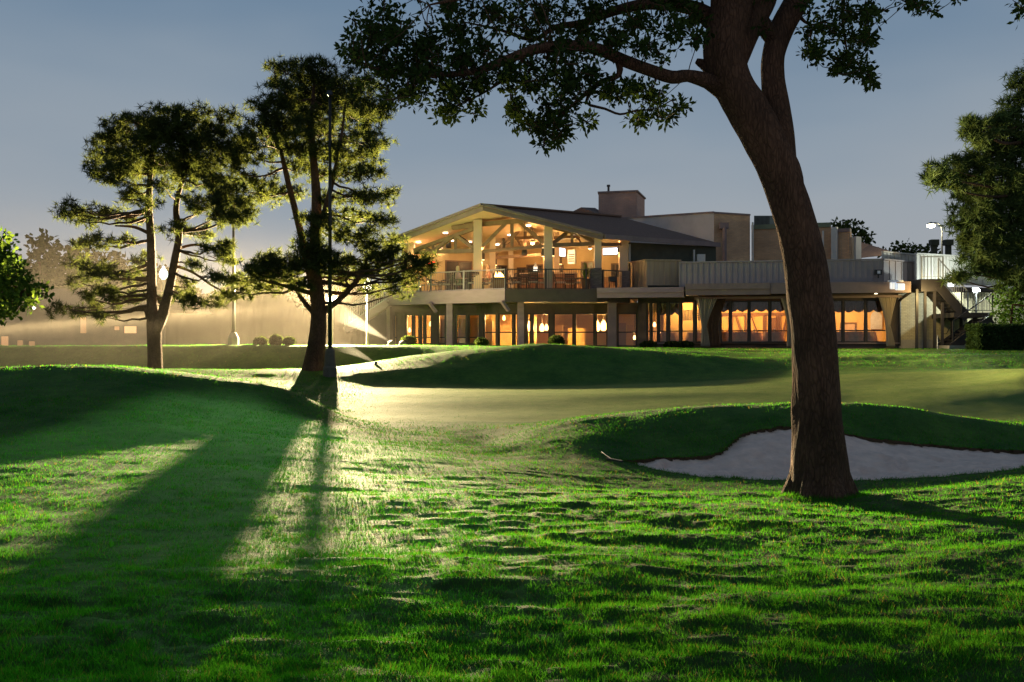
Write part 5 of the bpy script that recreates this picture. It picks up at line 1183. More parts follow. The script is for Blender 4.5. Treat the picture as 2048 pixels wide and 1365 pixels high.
# screens
for px0, px1, y0, y1, Y0, Y1, lab in ((1118.5, 1130.5, 496, 512, 55.0, 55.6, 'small glowing white screen left of the vent grille'), (1206, 1235, 497, 510, 55.4, 55.1, 'wide glowing white screen behind the stone pier')):
    p = P((px0+px1)/2, (y0+y1)/2, Y0); t = thing('television', lab, 'television', p, group='screens on the terrace')
    a, b = pl(px0, Y0), pl(px1, Y1); MB().slab((a[0], a[1]+.012), (b[0], b[1]+.012), wz(y1, Y0)-.04, wz(y0, Y0)+.04, .08).build('case', dark_metal, t)
    MB().slab(a, b, wz(y1, Y0), wz(y0, Y0), .01).build('screen', emit_mat('screen_glow', (.82, .86, 1), 3.2), t)
# exit sign: red letters
p = P(863, 526, 55.45); t = thing('exit_sign', 'small red exit sign glowing behind the pine tip', 'sign', p)
MB().box((p.x, p.y+.06, p.z), (.36, .05, .22), .35).build('case', dark_metal, t)
cu = bpy.data.curves.new('letters', 'FONT'); cu.body = 'EXIT'; cu.size = .17; cu.align_x = 'CENTER'; cu.align_y = 'CENTER'; cu.extrude = .004; cu.materials.append(emit_mat('red_glow', (1, .03, .02), 14))
lo0 = bpy.data.objects.new('lettering', cu); sc.collection.objects.link(lo0); bpy.context.view_layer.update(); lm = bpy.data.meshes.new_from_object(lo0.evaluated_get(bpy.context.evaluated_depsgraph_get())); bpy.data.objects.remove(lo0)
lo = bpy.data.objects.new('letters', lm); sc.collection.objects.link(lo); lo.parent = t; lo.rotation_euler = (math.radians(90), 0, .35); lo.location = (.01, .028, 0)
# carved statue on the truss
p = P(1007, 498, 51.5); t = tag(MB().lathe([(.10, 0), (.12, .1), (.11, .28), (.06, .36), (.085, .42), (.085, .5), (.03, .55)], (0, 0, 0), 12).build('statue', DTIMB, None, smooth=True), 'small dark carved owl figure standing on the middle truss', 'statue'); t.location = p
# fire bowl on the terrace
p = P(998, 578, 51.2); t = thing('fire_bowl', 'pedestal fire bowl with bright orange flames beside the railing', 'fire bowl', (p.x, p.y, DK), )
MB().prism([(p.x-.3, p.y-.3), (p.x+.3, p.y-.3), (p.x+.3, p.y+.3), (p.x-.3, p.y+.3)], DK, DK+.58).build('pedestal', DTIMB, t, bevel=.02)
MB().lathe([(.18, .58), (.32, .62), (.36, .70), (.33, .70), (.2, .64)], (p.x, p.y, DK), 16).build('bowl', dark_metal, t)
fm = MB(); random.seed(3)
for k in range(11):
    a = random.uniform(0, 6.28); r = random.uniform(0, .22); h = random.uniform(.14, .36); c = (p.x+math.cos(a)*r, p.y+math.sin(a)*r, DK+.66)
    fm.lathe([(.03, 0), (.065, .25*h), (.05, .5*h), (.02, .8*h), (.003, h)], c, 7)
fm.build('flames', emit_mat('flame', (1.0, .50, .13), 16), t, smooth=True)
point_light('fire_light', (p.x, p.y-.1, DK+1.05), 70, (1, .5, .15), t, .15)
# lantern on the bar
p = P(1071, 543, 53.75); t = thing('lantern', 'pale glass lantern standing on the bar counter', 'lantern', (p.x, p.y, 5.573))
MB().lathe([(.13, 0), (.14, .04), (.12, .05)], (p.x, p.y, 5.573), 6).build('base', WHITE, t)
MB().lathe([(.115, .052), (.12, .2), (.10, .30)], (p.x, p.y, 5.573), 6).build('lamp_body', emit_mat('lantern_glow', (1, .9, .7), 1.6), t)
MB().lathe([(.13, .302), (.07, .40), (.05, .42), (.05, .48), (.015, .55)], (p.x, p.y, 5.573), 6).build('lantern_roof', WHITE, t)

# ---------------------------------------------------------------- lamps behind the windows
G1 = 'pendant lamps of the lower rooms'
pendant('pendant_lamp', 'bright tall lantern just right of the lilac column', 1057.5, 652, 53.6, 3.5, 1077, s=1.15, glow=9, col=WARM2)
pendant('pendant_lamp', 'pale lamp in the room right of the lilac column, left of two', 1084, 655, 55.5, 3.5, 679, s=1.0, glow=6, group=G1)
pendant('pendant_lamp', 'thin lamp in the room right of the lilac column, right of two', 1093, 655, 55.0, 3.5, 396, s=.75, glow=8, group=G1)
pendant('pendant_lamp', 'left globe of the brightest lamp pair in the lower windows', 1194, 652, 54.2, 3.5, 1077, s=1.25, glow=9, col=WARM2, group=G1)
pendant('pendant_lamp', 'right globe of the brightest lamp pair in the lower windows', 1207, 651, 54.2, 3.5, 1077, s=1.25, glow=9, col=WARM2, group=G1)
pendant('pendant_lamp', 'small lamp low in the dim window beside the dark corner', 1269, 675, 54.2, 3.5, 198, s=.55, glow=7, group=G1)
pendant('pendant_lamp', 'small lamp in the narrow door at the left end of the ground floor', 819, 660, 56.6, 3.5, 907, s=.6, glow=6, group=G1)
pendant('pendant_lamp', 'slim wall lamp at the right edge of the leftmost lit window', 861, 648, 57.2, 3.5, 907, s=.6, glow=6, group=G1)
pendant('pendant_lamp', 'lamp behind the wide yellow window left of the lilac column', 1008, 636, 56.4, 3.5, 1587, s=.6, glow=6, group=G1)
pendant('pendant_lamp', 'dim lamp behind the bronze double window', 938, 640, 56.8, 3.5, 538, s=.7, glow=3, group=G1)
pendant('pendant_lamp', 'sparkling little chandelier in the narrow corner window', 1309, 649, 54.5, 4.0, 35, s=.6, glow=7, group=G1)
pendant('pendant_lamp', 'lamp low behind the second narrow corner window', 1320, 668, 54.2, 4.0, 30, s=.55, glow=7, group=G1)
# dining rooms: ceiling discs
def room_light(px, dy, z, e, col):
    q = rw(px); p = (q[0], q[1]+dy, z)
    o = MB().lathe([(.22, -.03), (.22, 0)], p, 16).build('ceiling_light', emit_mat('room_glow', (1, .72, .38), 8), club)
    point_light('room_light', (p[0], p[1], z-.3), e, col, club, .15)
room_light(1375, 1.4, 3.98, 190, (1, .60, .22)); room_light(1475, 3.6, 3.98, 340, (1, .62, .24)); room_light(1545, 3.8, 3.98, 340, (1, .48, .12)); room_light(1610, 3, 3.98, 150, (1, .5, .14))
room_light(1700, 3.0, 3.98, 320, (1, .60, .20)); room_light(1755, 3.4, 3.98, 150, (1, .70, .34))
q = rw(1562); t = thing('table_lamp', 'small pink glowing lamp behind the curtain left of the oak', 'table lamp', (q[0], q[1]+2.0, 1.62))
MB().lathe([(.14, 0), (.02, .03), (.02, .35), (.05, .36)], (q[0], q[1]+2.0, 1.62), 10).build('stand', DTIMB, t); MB().lathe([(.10, .36), (.14, .45), (.10, .56), (.03, .6)], (q[0], q[1]+2.0, 1.62), 12).build('lamp_shade', emit_mat('pink_glow', (1, .45, .45), 7), t)
point_light('table_light', (q[0], q[1]+1.7, 2.2), 30, (1, .35, .3), t, .1)
# ---------------------------------------------------------------- furniture of the terrace
IRON = mat('chair_metal', (.035, .025, .02), .45, scale=4)
CUSH = mat('seat_cushion', (.42, .38, .33), .9, scale=6)
def make_chair(label):
    t = thing('terrace_chair', label, 'chair', (0, 0, 0), group='terrace chairs')
    MB().box((0, 0, .44), (.52, .5, .07)).build('seat', CUSH, t, local=True, bevel=.02)
    b = MB()
    for y in (-.24, .24): b.beam((-.22, y, .42), (-.36, y, .96), .035, .035)
    for k in range(6): b.beam((-.245-.022*k, -.23, .52+.08*k), (-.245-.022*k, .23, .52+.08*k), .015, .05)
    b.beam((-.36, -.25, .96), (-.36, .25, .96), .03, .05); b.build('backrest', IRON, t, local=True)
    for sx, sy in ((.22, -.23), (.22, .23), (-.22, -.23), (-.22, .23)):
        MB().tube([(sx, sy, .42), (sx*1.02, sy, .2), (sx*1.28, sy, 0)], [.02, .018, .016], 6).build('leg', IRON, t, local=True)
    for sy in (-.26, .26):
        MB().tube([(.2, sy, .42), (.24, sy, .62), (.1, sy, .66), (-.29, sy, .67)], .018, 6).build('armrest', IRON, t, local=True)
    return t
CH = [  # px, Y, heading (degrees), label
 (1031, 51.1, 10, 'dark slatted chair left of the round table behind the black railing'), (1066, 50.9, 90, 'dark slatted chair seen from behind at the round table left of the middle rail post'),
 (1081, 51.4, 180, 'dark chair facing left between the round table and the middle rail post'), (1050, 52.4, -90, 'dark chair on the far side of the round table left of the middle rail post'),
 (1120, 51.2, 5, 'dark slatted chair just right of the middle rail post'), (1160, 51.3, 175, 'dark slatted chair facing left beside the tall planter'), (1140, 52.3, -90, 'dark chair on the far side of the round table nearest the planter'),
 (866, 53.0, 20, 'dark lounge chair furthest left behind the grey railing'), (890, 52.9, 195, 'dark chair facing left with a pale sloping back behind the grey railing'),
 (918, 52.6, 20, 'dark chair under the seated pale haired person'), (946, 51.7, 100, 'dark solid looking chair seen from behind beside the pale haired person'), (975, 51.8, 190, 'dark chair beside the fire bowl, facing left'),
 (838, 53.6, 30, 'dark chair beside the little candle at the terrace end'), (1019, 52.0, 200, 'dark chair between the fire bowl and the round table')]
proto = None
for px, Y, hd, lab in CH:
    if proto is None: c = proto = make_chair(lab)
    else: c = copy_tree(proto); c['label'] = lab
    c.location = (wx(px, Y), Y, DK); c.rotation_euler = (0, 0, math.radians(hd))
tproto = None
for px, Y, s, lab in ((1053, 51.6, 1, 'round dark table among chairs left of the middle rail post'), (1143, 51.6, .9, 'round dark table beside the tall planter'), (958, 52.6, .8, 'low round dark table near the pale haired person'), (880, 53.6, .8, 'low round dark table at the left end of the terrace')):
    if tproto is None:
        t = tproto = thing('terrace_table', lab, 'table', (0, 0, 0), group='terrace tables')
        MB().lathe([(.45, .70), (.46, .72), (.45, .735)], (0, 0, 0), 20).build('tabletop', IRON, t, local=True)
        MB().lathe([(.05, .03), (.035, .1), (.035, .7)], (0, 0, 0), 10).build('pedestal', IRON, t, local=True); MB().lathe([(.26, 0), (.24, .03), (.05, .04)], (0, 0, 0), 16).build('base', IRON, t, local=True)
    else: t = copy_tree(tproto); t['label'] = lab
    t.location = (wx(px, Y), Y, DK); t.scale = (s, s, s)
# candle on the terrace end
p = P(839, 570, 53.9); t = thing('candle_lamp', 'little glowing candle lamp low at the left end of the terrace', 'candle', (p.x, p.y, DK))
MB().lathe([(.12, 0), (.12, .36)], (p.x, p.y, DK), 10).build('stand', DTIMB, t); MB().lathe([(.05, .362), (.07, .42), (.06, .5), (.02, .52)], (p.x, p.y, DK), 10).build('glass_globe', emit_mat('candle_glow', (1, .62, .25), 14), t); point_light('candle_light', (p.x, p.y-.2, DK+.6), 25, WARM2, t, .05)
# planter with grasses
p = P(1171, 578, 50.9); t = thing('planter', 'tall dark planter with spiky yellow green plant beside the stone pier', 'planter', (p.x, p.y, DK))
MB().lathe([(.16, 0), (.24, .55), (.26, .6), (.22, .6), (.2, .5)], (p.x, p.y, DK), 14).build('pot', DTIMB, t, smooth=False)
V = []
for k in range(70):
    a = random.uniform(0, 6.28); l = random.uniform(.4, 1.0) if k < 60 else 1.25; ln = random.uniform(.1, .55)*l if k < 60 else .1
    b = np.array([p.x, p.y, DK+.55]); tip = b + np.array([math.cos(a)*ln, math.sin(a)*ln, l*.75]); w_ = np.array([-math.sin(a), math.cos(a), 0])*.022
    mid = (b+tip)/2 + np.array([0, 0, .12*l]); V.append([b-w_, b+w_, mid+w_, mid-w_]); V.append([mid-w_, mid+w_, tip, tip])
V = np.array(V).reshape(-1, 3); mesh_np('plant', V, np.arange(len(V)).reshape(-1, 4), LEAF2, t)
# grill box on the right bay
p = P(1225, 560, 51.4); t = thing('grill', 'small black box grill on a stand in the right bay of the terrace', 'grill', (p.x, p.y, DK))
MB().box((p.x, p.y, DK+.62), (.4, .35, .26)).build('grill_box', dark_metal, t, bevel=.02)
for sx in (-.15, .15):
    for sy in (-.12, .12): MB().tube([(p.x+sx, p.y+sy, DK), (p.x+sx, p.y+sy, DK+.49)], .015, 6).build('leg', dark_metal, t)
# ---------------------------------------------------------------- people
SKIN = mat('skin', (.55, .34, .25), .6, scale=5)
def skin_obj(name, verts, edges, radii, m, parent, sub=1):
    me = bpy.data.meshes.new(name); me.from_pydata(verts, edges, []); o = bpy.data.objects.new(name, me); sc.collection.objects.link(o); o.parent = parent
    s = o.modifiers.new('skin', 'SKIN')
    for i, r in enumerate(radii): me.skin_vertices[0].data[i].radius = (r, r) if not isinstance(r, tuple) else r
    me.skin_vertices[0].data[0].use_root = True
    b = o.modifiers.new('sub', 'SUBSURF'); b.levels = sub; b.render_levels = sub
    me.materials.append(m)
    return o
def seated_person(label, loc, rz, top, trousers, haircol, lean=0.0, long_hair=True):
    t = thing('person', label, 'person', loc, rz)
    # local: facing +x, seat at z .47
    v = [(0, 0, .56)]; e = []; r = [.15]
    def chain(start, pts, rad):
        a = start
        for p, q in zip(pts, rad): v.append(p); r.append(q); e.append((a, len(v)-1)); a = len(v)-1
        return a
    ch = chain(0, [(-.04, 0, .72), (-.07+lean, 0, .90), (-.07+lean, 0, 1.02), (-.05+lean, 0, 1.10), (-.03+lean, 0, 1.20), (-.01+lean, 0, 1.30)], [.15, .165, .13, .06, .085, .075])
    hands = []
    for s in (-1, 1):
        el = chain(2+0, [(-.06+lean, s*.19, .98), (.02+lean, s*.24, .74), (.22+lean, s*.19, .72), (.33+lean, s*.12, .74), (.39+lean, s*.10, .74)], [.065, .048, .04, .03, .032])
        for k in range(4): chain(el, [(.43+lean, s*.10+.02*(k-1.5), .745), (.47+lean-.006*abs(k-1.5), s*.10+.022*(k-1.5), .725)], [.010, .008])
        chain(el, [(.40+lean, s*.06, .76), (.43+lean, s*.045, .755)], [.010, .008])
        chain(0, [(.06, s*.10, .53), (.44, s*.12, .54), (.46, s*.12, .30), (.44, s*.12, .08), (.56, s*.13, .04)], [.10, .07, .06, .042, .035])
    body = skin_obj('body', v, e, r, SKIN, t, 1)
    hx = -.02+lean
    # nose and ears belong to the head of the body mesh: small shapes fused on
    sv = [(0, 0, .55)]; se = []; sr = [.165]
    def ch2(start, pts, rad):
        a = start
        for p, q in zip(pts, rad): sv.append(p); sr.append(q); se.append((a, len(sv)-1)); a = len(sv)-1
    ch2(0, [(-.04, 0, .72), (-.07+lean, 0, .90), (-.07+lean, 0, 1.03)], [.165, .18, .10])
    for s in (-1, 1): ch2(2, [(-.06+lean, s*.20, .98), (.01+lean, s*.245, .76)], [.08, .065])
    skin_obj('shirt', sv, se, sr, top, t, 1)
    sv2 = [(0, 0, .56)]; se2 = []; sr2 = [.16]
    for s in (-1, 1):
        a = 0
        for p, q in zip([(.06, s*.10, .53), (.44, s*.12, .54), (.46, s*.12, .30), (.45, s*.12, .12)], [.115, .085, .072, .058]): sv2.append(p); sr2.append(q); se2.append((a, len(sv2)-1)); a = len(sv2)-1
    skin_obj('trousers', sv2, se2, sr2, trousers, t, 1)
    hm = MB().lathe([(.02, 1.40), (.075, 1.385), (.112, 1.33), (.118, 1.26), (.108, 1.18), (.10, 1.06 if long_hair else 1.17), (.03, 1.05 if long_hair else 1.16)], (0, 0, 0), 14)
    hm.v = [((x*1.05 if x < .03 else x*.55) + hx - .025, y, z) for x, y, z in hm.v]
    hm.build('hair', mat('hair_'+haircol[0], haircol[1], .6, scale=20), t, smooth=True, local=True)
    return t
seated_person('pale haired person in a pink top seated facing right behind the grey railing', (wx(918, 52.6), 52.6, DK), .35, mat('pink_cloth', (.62, .36, .36), .9, scale=6), mat('grey_cloth', (.16, .14, .15), .9, scale=6), ('blond', (.62, .46, .26)))
seated_person('person in a reddish top seated facing left beside the fire bowl', (wx(974, 51.8), 51.8, DK), 3.3, mat('red_cloth', (.36, .16, .12), .9, scale=6), mat('brown_cloth', (.22, .11, .08), .9, scale=6), ('brown', (.12, .07, .04)), long_hair=False)

# ---------------------------------------------------------------- curtains, valances, flag, picture
CURT = mat('curtain_cloth', (.52, .44, .34), .9, (.44, .37, .28), scale=4, stretch=(1, 1, .2))
VAL = mat('valance_cloth', (.20, .11, .06), .9, (.16, .085, .045), scale=5)
def curtain(label, px_top, px_tie, px_bot, Y, zt=4.0, ztie=2.62, zb=1.62, m=CURT):
    """pleated curtain gathered at a tie: px ranges (a, b)"""
    nz, nx = 26, 60; V = []
    for i in range(nz+1):
        z = zt + (zb-zt)*i/nz
        if z > ztie: f = (z-ztie)/(zt-ztie); f = f**1.25; a = px_tie[0]+(px_top[0]-px_tie[0])*f; b = px_tie[1]+(px_top[1]-px_tie[1])*f
        else: f = (ztie-z)/(ztie-zb); f = f**.8; a = px_tie[0]+(px_bot[0]-px_tie[0])*f; b = px_tie[1]+(px_bot[1]-px_tie[1])*f
        for j in range(nx+1):
            u = j/nx; ph = u*2*math.pi*9
            V.append((wx(a+(b-a)*u, Y), Y + .055*math.sin(ph)+.02*math.sin(ph*.37+2), z))
    idx = lambda i, j: i*(nx+1)+j
    Fq_ = [(idx(i, j), idx(i+1, j), idx(i+1, j+1), idx(i, j+1)) for i in range(nz) for j in range(nx)]
    o = mesh_np('curtain', V, Fq_, m, None, smooth=True); s = o.modifiers.new('solid', 'SOLIDIFY'); s.thickness = .012
    tag(o, label, 'curtain', 'outdoor curtains of the dining room')
curtain('pale pleated curtain tied back left of the dining room windows', (1393, 1434), (1404, 1413), (1402, 1420), 49.95)
curtain('dark curtain half hidden behind the pale pleated one', (1428, 1452), (1413, 1436), (1416, 1440), 50.15, m=VAL)
curtain('narrow pale curtain swept back against the left side of the oak trunk', (1562, 1588), (1576, 1584), (1574, 1590), 49.35)
curtain('pale pleated curtain tied back at the right end of the dining room', (1758, 1793), (1772, 1780), (1774, 1790), 48.4)
def valance(label, px0, px1, dy, zt, zb, sc_px):
    n = 120; V = []
    for j in range(n+1):
        px = px0+(px1-px0)*j/n; p = rw(px); s_ = abs(math.sin(math.pi*(px-px0)/sc_px)); z = zb - .13*s_**.8 + .07
        V += [(p[0], p[1]+dy+.02*math.sin(px*.8), zt), (p[0], p[1]+dy+.02*math.sin(px*.8), z)]
    o = mesh_np('valance', V, [(2*j, 2*j+1, 2*j+3, 2*j+2) for j in range(n)], VAL, None); s = o.modifiers.new('solid', 'SOLIDIFY'); s.thickness = .012
    tag(o, label, 'valance', 'scalloped window valances')
valance('short scalloped valance behind the corner windows', 1318, 1360, .32, 3.93, 3.3, 17)
valance('long scalloped valance across the dining windows left of the oak', 1440, 1578, .32, 3.93, 3.42, 19)
valance('scalloped valance across the orange windows right of the oak', 1652, 1776, .32, 3.93, 3.36, 20)
# striped blind in the corner window
p0, p1 = rw(1366), rw(1412); b = MB()
for k in range(14): a = rw(1367+k*3.2); c = rw(1369+k*3.2); b.slab((a[0], a[1]+.5), (c[0], c[1]+.5), 2.95, 3.5, .03)
o = b.build('window_blind', mat('blind_grey', (.34, .36, .40), .7, scale=3), None); tag(o, 'grey slatted blind half lowered in the corner windows', 'blind')
# flag standing in the window right of the oak
p = rw(1671); t = thing('flag', 'dark blue and white flag on a pole in the window right of the oak', 'flag', (p[0], p[1]+.9, 1.62))
MB().tube([(p[0], p[1]+.9, 1.62), (p[0], p[1]+.9, 3.55)], .018, 8).build('pole', DTIMB, t)
V = []
for i in range(13):
    for j in range(9):
        u = j/8; z = 3.48-1.25*i/12; V.append((p[0]+.02+u*(.10+.30*(i/12)), p[1]+.9+.05*math.sin(u*9+i*.3), z - u*.25))
fm_ = [(i*9+j, (i+1)*9+j, (i+1)*9+j+1, i*9+j+1) for i in range(12) for j in range(8)]
NAVY = mat('navy_cloth', (.012, .02, .07), .8, scale=5)
mesh_np('flag_cloth', V, [f for k, f in enumerate(fm_) if not (64 <= k < 80 and k % 8 > 1)], NAVY, t)
mesh_np('flag_stripe', V, [f for k, f in enumerate(fm_) if (64 <= k < 80 and k % 8 > 1)], WHITE, t)
# framed picture
p, q = rr(1690), rr(1708); t = thing('framed_picture', 'framed pale picture on the wall behind the orange windows', 'picture', (p[0], p[1]-.08, 2.2))
a0, a1 = off(rr(1680.5), rr(1713), .06); MB().slab(a0, a1, 2.12, 2.92, .05).build('frame', DTIMB, t)
a0, a1 = off(rr(1684), rr(1709.5), .075); MB().slab(a0, a1, 2.22, 2.82, .02).build('canvas', mat('picture_wash', (.62, .46, .32), .7, (.35, .2, .14), scale=2.2), t)
# dining tables with cloths in the windows
tp = None
for px, dy, lab in ((1455, 1.6, 'dining table behind the first window right of the curtain'), (1492, 1.2, 'dining table in the second dining window'), (1524, 1.9, 'dining table in the third dining window'), (1560, 1.3, 'dining table beside the pink lamp'), (1695, 1.3, 'dining table below the framed picture'), (1722, 1.0, 'dining table left of the arched niche'), (1750, 1.2, 'dining table below the arched niche'), (1345, 1.0, 'dining table behind the corner windows'), (1400, 1.2, 'dining table below the grey blind')):
    q = rw(px)
    if tp is None:
        t = tp = thing('dining_table', lab, 'table', (0, 0, 0), group='dining tables')
        MB().lathe([(.58, .02), (.52, .4), (.46, .70), (.45, .74)], (0, 0, 0), 24).build('tablecloth', mat('peach_cloth', (.62, .40, .26), .9, scale=5), t, local=True, smooth=True); MB().lathe([(.04, .74), (.02, .78), (.045, .9), (.04, .92)], (.1, .1, 0), 8).build('glass', WHITE, t, local=True)
    else: t = copy_tree(tp); t['label'] = lab
    t.location = (q[0], q[1]+dy, 1.62)

# ---------------------------------------------------------------- outdoor stairs, right and left
ST = thing('outdoor_stairs', 'dark steel stairs with two flights and railings at the right end', 'staircase', (wx(1930, 48), 48, 1.5))
SD = mat('stair_metal', (.035, .03, .035), .6, scale=3); SR = mat('stair_rail', (.42, .42, .42), .45, scale=3)
def flight(a, b, Yf, dpt, n, name='flight'):
    """a: (px, py) top, b: (px, py) bottom, stringer band; steps between the stringers"""
    A_, B_ = P(*a, Yf), P(*b, Yf); f = MB()
    for dy in (0, dpt): f.beam(A_+Vector((0, dy, -.12)), B_+Vector((0, dy, -.12)), .06, .42)
    for i in range(n):
        t_ = (i+.5)/n; q = A_.lerp(B_, t_); f.box((q.x, q.y+dpt/2, q.z), (abs(B_.x-A_.x)/n*1.15, dpt-.07, .04)); f.box((q.x, q.y+dpt/2, q.z-.1), (.02, dpt-.07, .17))
    return f.build(name, SD, ST)
def landing(p0, p1, z, Yf, dpt, th=.5): MB().box(((p0+p1)/2, Yf+dpt/2, z-th/2), (abs(p1-p0), dpt, th)).build('landing', SD, ST)
landing(wx(1832, 47.6), wx(1877, 47.6), wz(560, 47.6), 47.0, 1.7, .58)
flight((1876, 566), (1936, 632), 47.0, 1.5, 9)
landing(wx(1906, 47), wx(1984, 47), wz(626, 47), 46.9, 2.6, .22)
flight((1984, 634), (1906, 690), 46.4, 1.4, 9)
MB().box((wx(1920, 46.5), 47.0, 1.55), (wx(1942, 46.5)-wx(1888, 46.5), 1.6, .24)).build('footing', CONC, ST)
for px, y0 in ((1833.5, 585), (1850, 585), (1869, 590), (1884.5, 612), (1904, 634), (1922, 634), (1982, 634)):
    Yp = 47.15 if px < 1890 else 48.6
    p = P(px, y0, Yp); MB().box((p.x, p.y, (1.45+p.z+.15)/2), (.11, .11, p.z+.15-1.45)).build('post', SD, ST)
def rail_line(pts, h, m, sp=.13, bal=True):
    b = MB()
    for (a, c) in zip(pts[:-1], pts[1:]):
        a = Vector(a); c = Vector(c); b.beam(a+Vector((0, 0, h)), c+Vector((0, 0, h)), .045, .045); b.beam(a+Vector((0, 0, .1)), c+Vector((0, 0, .1)), .03, .03)
        n = max(1, int((c-a).length/sp))
        if bal:
            for i in range(n+1): q = a.lerp(c, i/n); b.box((q.x, q.y, q.z+h/2+.05), (.018, .018, h-.1))
        for q in (a, c): b.box((q.x, q.y, q.z+h/2), (.05, .05, h+.04))
    return b.build('railing', m, ST)
zl = wz(560, 47.6)
rail_line([(wx(1834, 47.6), 47.05, zl), (wx(1876, 47.6), 47.05, zl)], 1.05, SR)
rail_line([P(1877, 560, 47.05), P(1936, 626, 47.05)], 1.0, SR, .16)
rail_line([(wx(1922, 47), 46.95, wz(626, 47)), (wx(1984, 47), 46.95, wz(626, 47))], .98, SD)
rail_line([P(1985, 628, 46.45), P(1906, 684, 46.45)], .95, SD, .5)
b = MB(); b.tube([P(1884, 688, 48.4), P(1884, 648, 48.4), P(1890, 640, 48.4), P(1916, 606, 48.4)], .025, 8); b.tube([P(1884, 668, 48.4), P(1893, 668, 48.4), P(1900, 655, 48.4)], .02, 8); b.build('handrail', SD, ST)
LS = thing('outdoor_stairs', 'pale railed stairs descending left from the terrace into the mist', 'staircase', (wx(740, 53), 53, 1.55))
def lflight(Yf):
    A_, B_ = P(774, 600, Yf), P(690, 655, Yf); return A_, B_
A_, B_ = lflight(53.6)
for dy in (0, 1.3): MB().beam(A_+Vector((0, dy, -.15)), B_+Vector((0, dy, -.15)), .07, .34).build('stringer', LILAC, LS)
f = MB()
for i in range(14):
    q = A_.lerp(B_, (i+.5)/14); f.box((q.x, q.y+.65, q.z), (.28, 1.22, .05))
f.build('treads', CONC, LS)
for dy in (-.03, 1.32):
    b = MB(); o_ = Vector((0, dy, 0))
    for h in (1.0, .88, .08): b.beam(A_+o_+Vector((0, 0, h)), B_+o_+Vector((0, 0, h)), .04, .04)
    for i in range(24): q = A_.lerp(B_, i/23)+o_; b.box((q.x, q.y, q.z+.5), (.02, .02, .98))
    b.build('railing', SR, LS)
part(MB().slab(pl(735, 56.5), pl(779, 55.3), 1.4, 3.9, .2), 'wall', DGREEN)
# ---------------------------------------------------------------- lamps and posts outdoors
def tall_pole(label, px, pyb, Y, ztop, h_base=.95):
    x = wx(px, Y); zb = gz(x, Y); t = thing('light_pole', label, 'light pole', (x, Y, zb-.05))
    MB().lathe([(.24, -.1), (.24, .28), (.20, .34), (.17, h_base-.1), (.12, h_base), (.08, h_base+.02)], (x, Y, zb), 12).build('base', CONC if Y > 40 else mat('dark_concrete', (.10, .085, .07), .9, scale=6, bump=.3), t)
    MB().tube([(x, Y, zb+h_base), (x, Y, ztop)], [.075, .05], 12).build('pole', dark_metal, t, smooth=True)
    MB().lathe([(.06, 0), (.05, .05), (.01, .08)], (x, Y, ztop+.002), 10).build('cap', dark_metal, t)
    return t
tall_pole('slim tall dark pole on a thick base directly right of the tallest pine', 660, 742, 35.0, wz(190, 35))
def added_fill(px, Y, zt):  # added lamp filling the shaded lawn with green; no head shows on this pole
    t = [o for o in sc.objects if o.get('label', '').startswith('slim tall dark pole')][0]; x = wx(px, Y)
    MB().hexa([(x-.12, Y-.16, zt-.10), (x+.12, Y-.16, zt-.10), (x+.12, Y+.1, zt-.10), (x-.12, Y+.1, zt-.10), (x-.07, Y-.1, zt+.06), (x+.07, Y-.1, zt+.06), (x+.07, Y+.08, zt+.06), (x-.07, Y+.08, zt+.06)]).build('added_hood', dark_metal, t)
    point_light('added_fill_light', (x, Y-.35, zt-.3), 12000, (.40, 1, .36), t, .1, spot=21, aim=(-4.2, 12.6, 0), blend=.55)
added_fill(660, 35.0, wz(186, 35))
tall_pole('grey pole in the mist between the two pines', 467, 692, 41.8, wz(430, 41.8), .5)
def globe_lamp(label, px, py, Y, e, glow, col=(1, .86, .62)):
    x = wx(px, Y); zb = gz(x, Y); z = wz(py, Y); t = thing('street_lamp', label, 'street lamp', (x, Y, zb-.05), group='globe lamps on posts')
    MB().tube([(x, Y, zb-.1), (x, Y, zb+.4), (x, Y, z-.35)], [.09, .07, .05], 10).build('pole', dark_metal, t)
    MB().lathe([(.08, -.36), (.12, -.30), (.08, -.26)], (x, Y, z), 12).build('collar', dark_metal, t)
    MB().lathe([(.07, -.26), (.19, -.12), (.215, .02), (.17, .17), (.10, .26), (.04, .30), (.05, .34), (.01, .42)], (x, Y, z), 18).build('globe', emit_mat('globe_glow_%g' % glow, col, glow), t, smooth=True)
    point_light('globe_light', (x, Y-.32, z), e, col, t, .2)
globe_lamp('acorn globe lamp glowing white in front of the pale stairs', 735, 574, 47.5, 420, 10)
globe_lamp('greenish white globe lamp glinting through the shorter pine', 327, 549, 52.0, 120, 7, (.8, 1, .85))
# curved street lamp behind the roof
Y = 60.0; x = wx(1884, Y); t = thing('street_lamp', 'tall curved street lamp shining yellow white above the roof screens', 'street lamp', (x, Y, 1.5))
pz = wz(462, Y); MB().tube([(x, Y, 1.4), (x, Y, pz), (x-.05, Y, wz(452, Y)), (x-.25, Y, wz(447, Y)), (x-.5, Y, wz(446, Y))], [.08, .05, .04, .04, .04], 10).build('pole', dark_metal, t)
hx, hz = wx(1862, Y), wz(450, Y); MB().lathe([(.05, .16), (.24, .05), (.26, 0)], (hx, Y, hz), 14).build('lamp_head', dark_metal, t); MB().lathe([(.24, 0), (.22, -.1), (.1, -.16)], (hx, Y, hz-.003), 14).build('lens', emit_mat('street_glow', (1, .95, .66), 60), t)
point_light('street_light', (hx, Y-.1, hz-.32), 700, (1, .92, .60), t, .15)
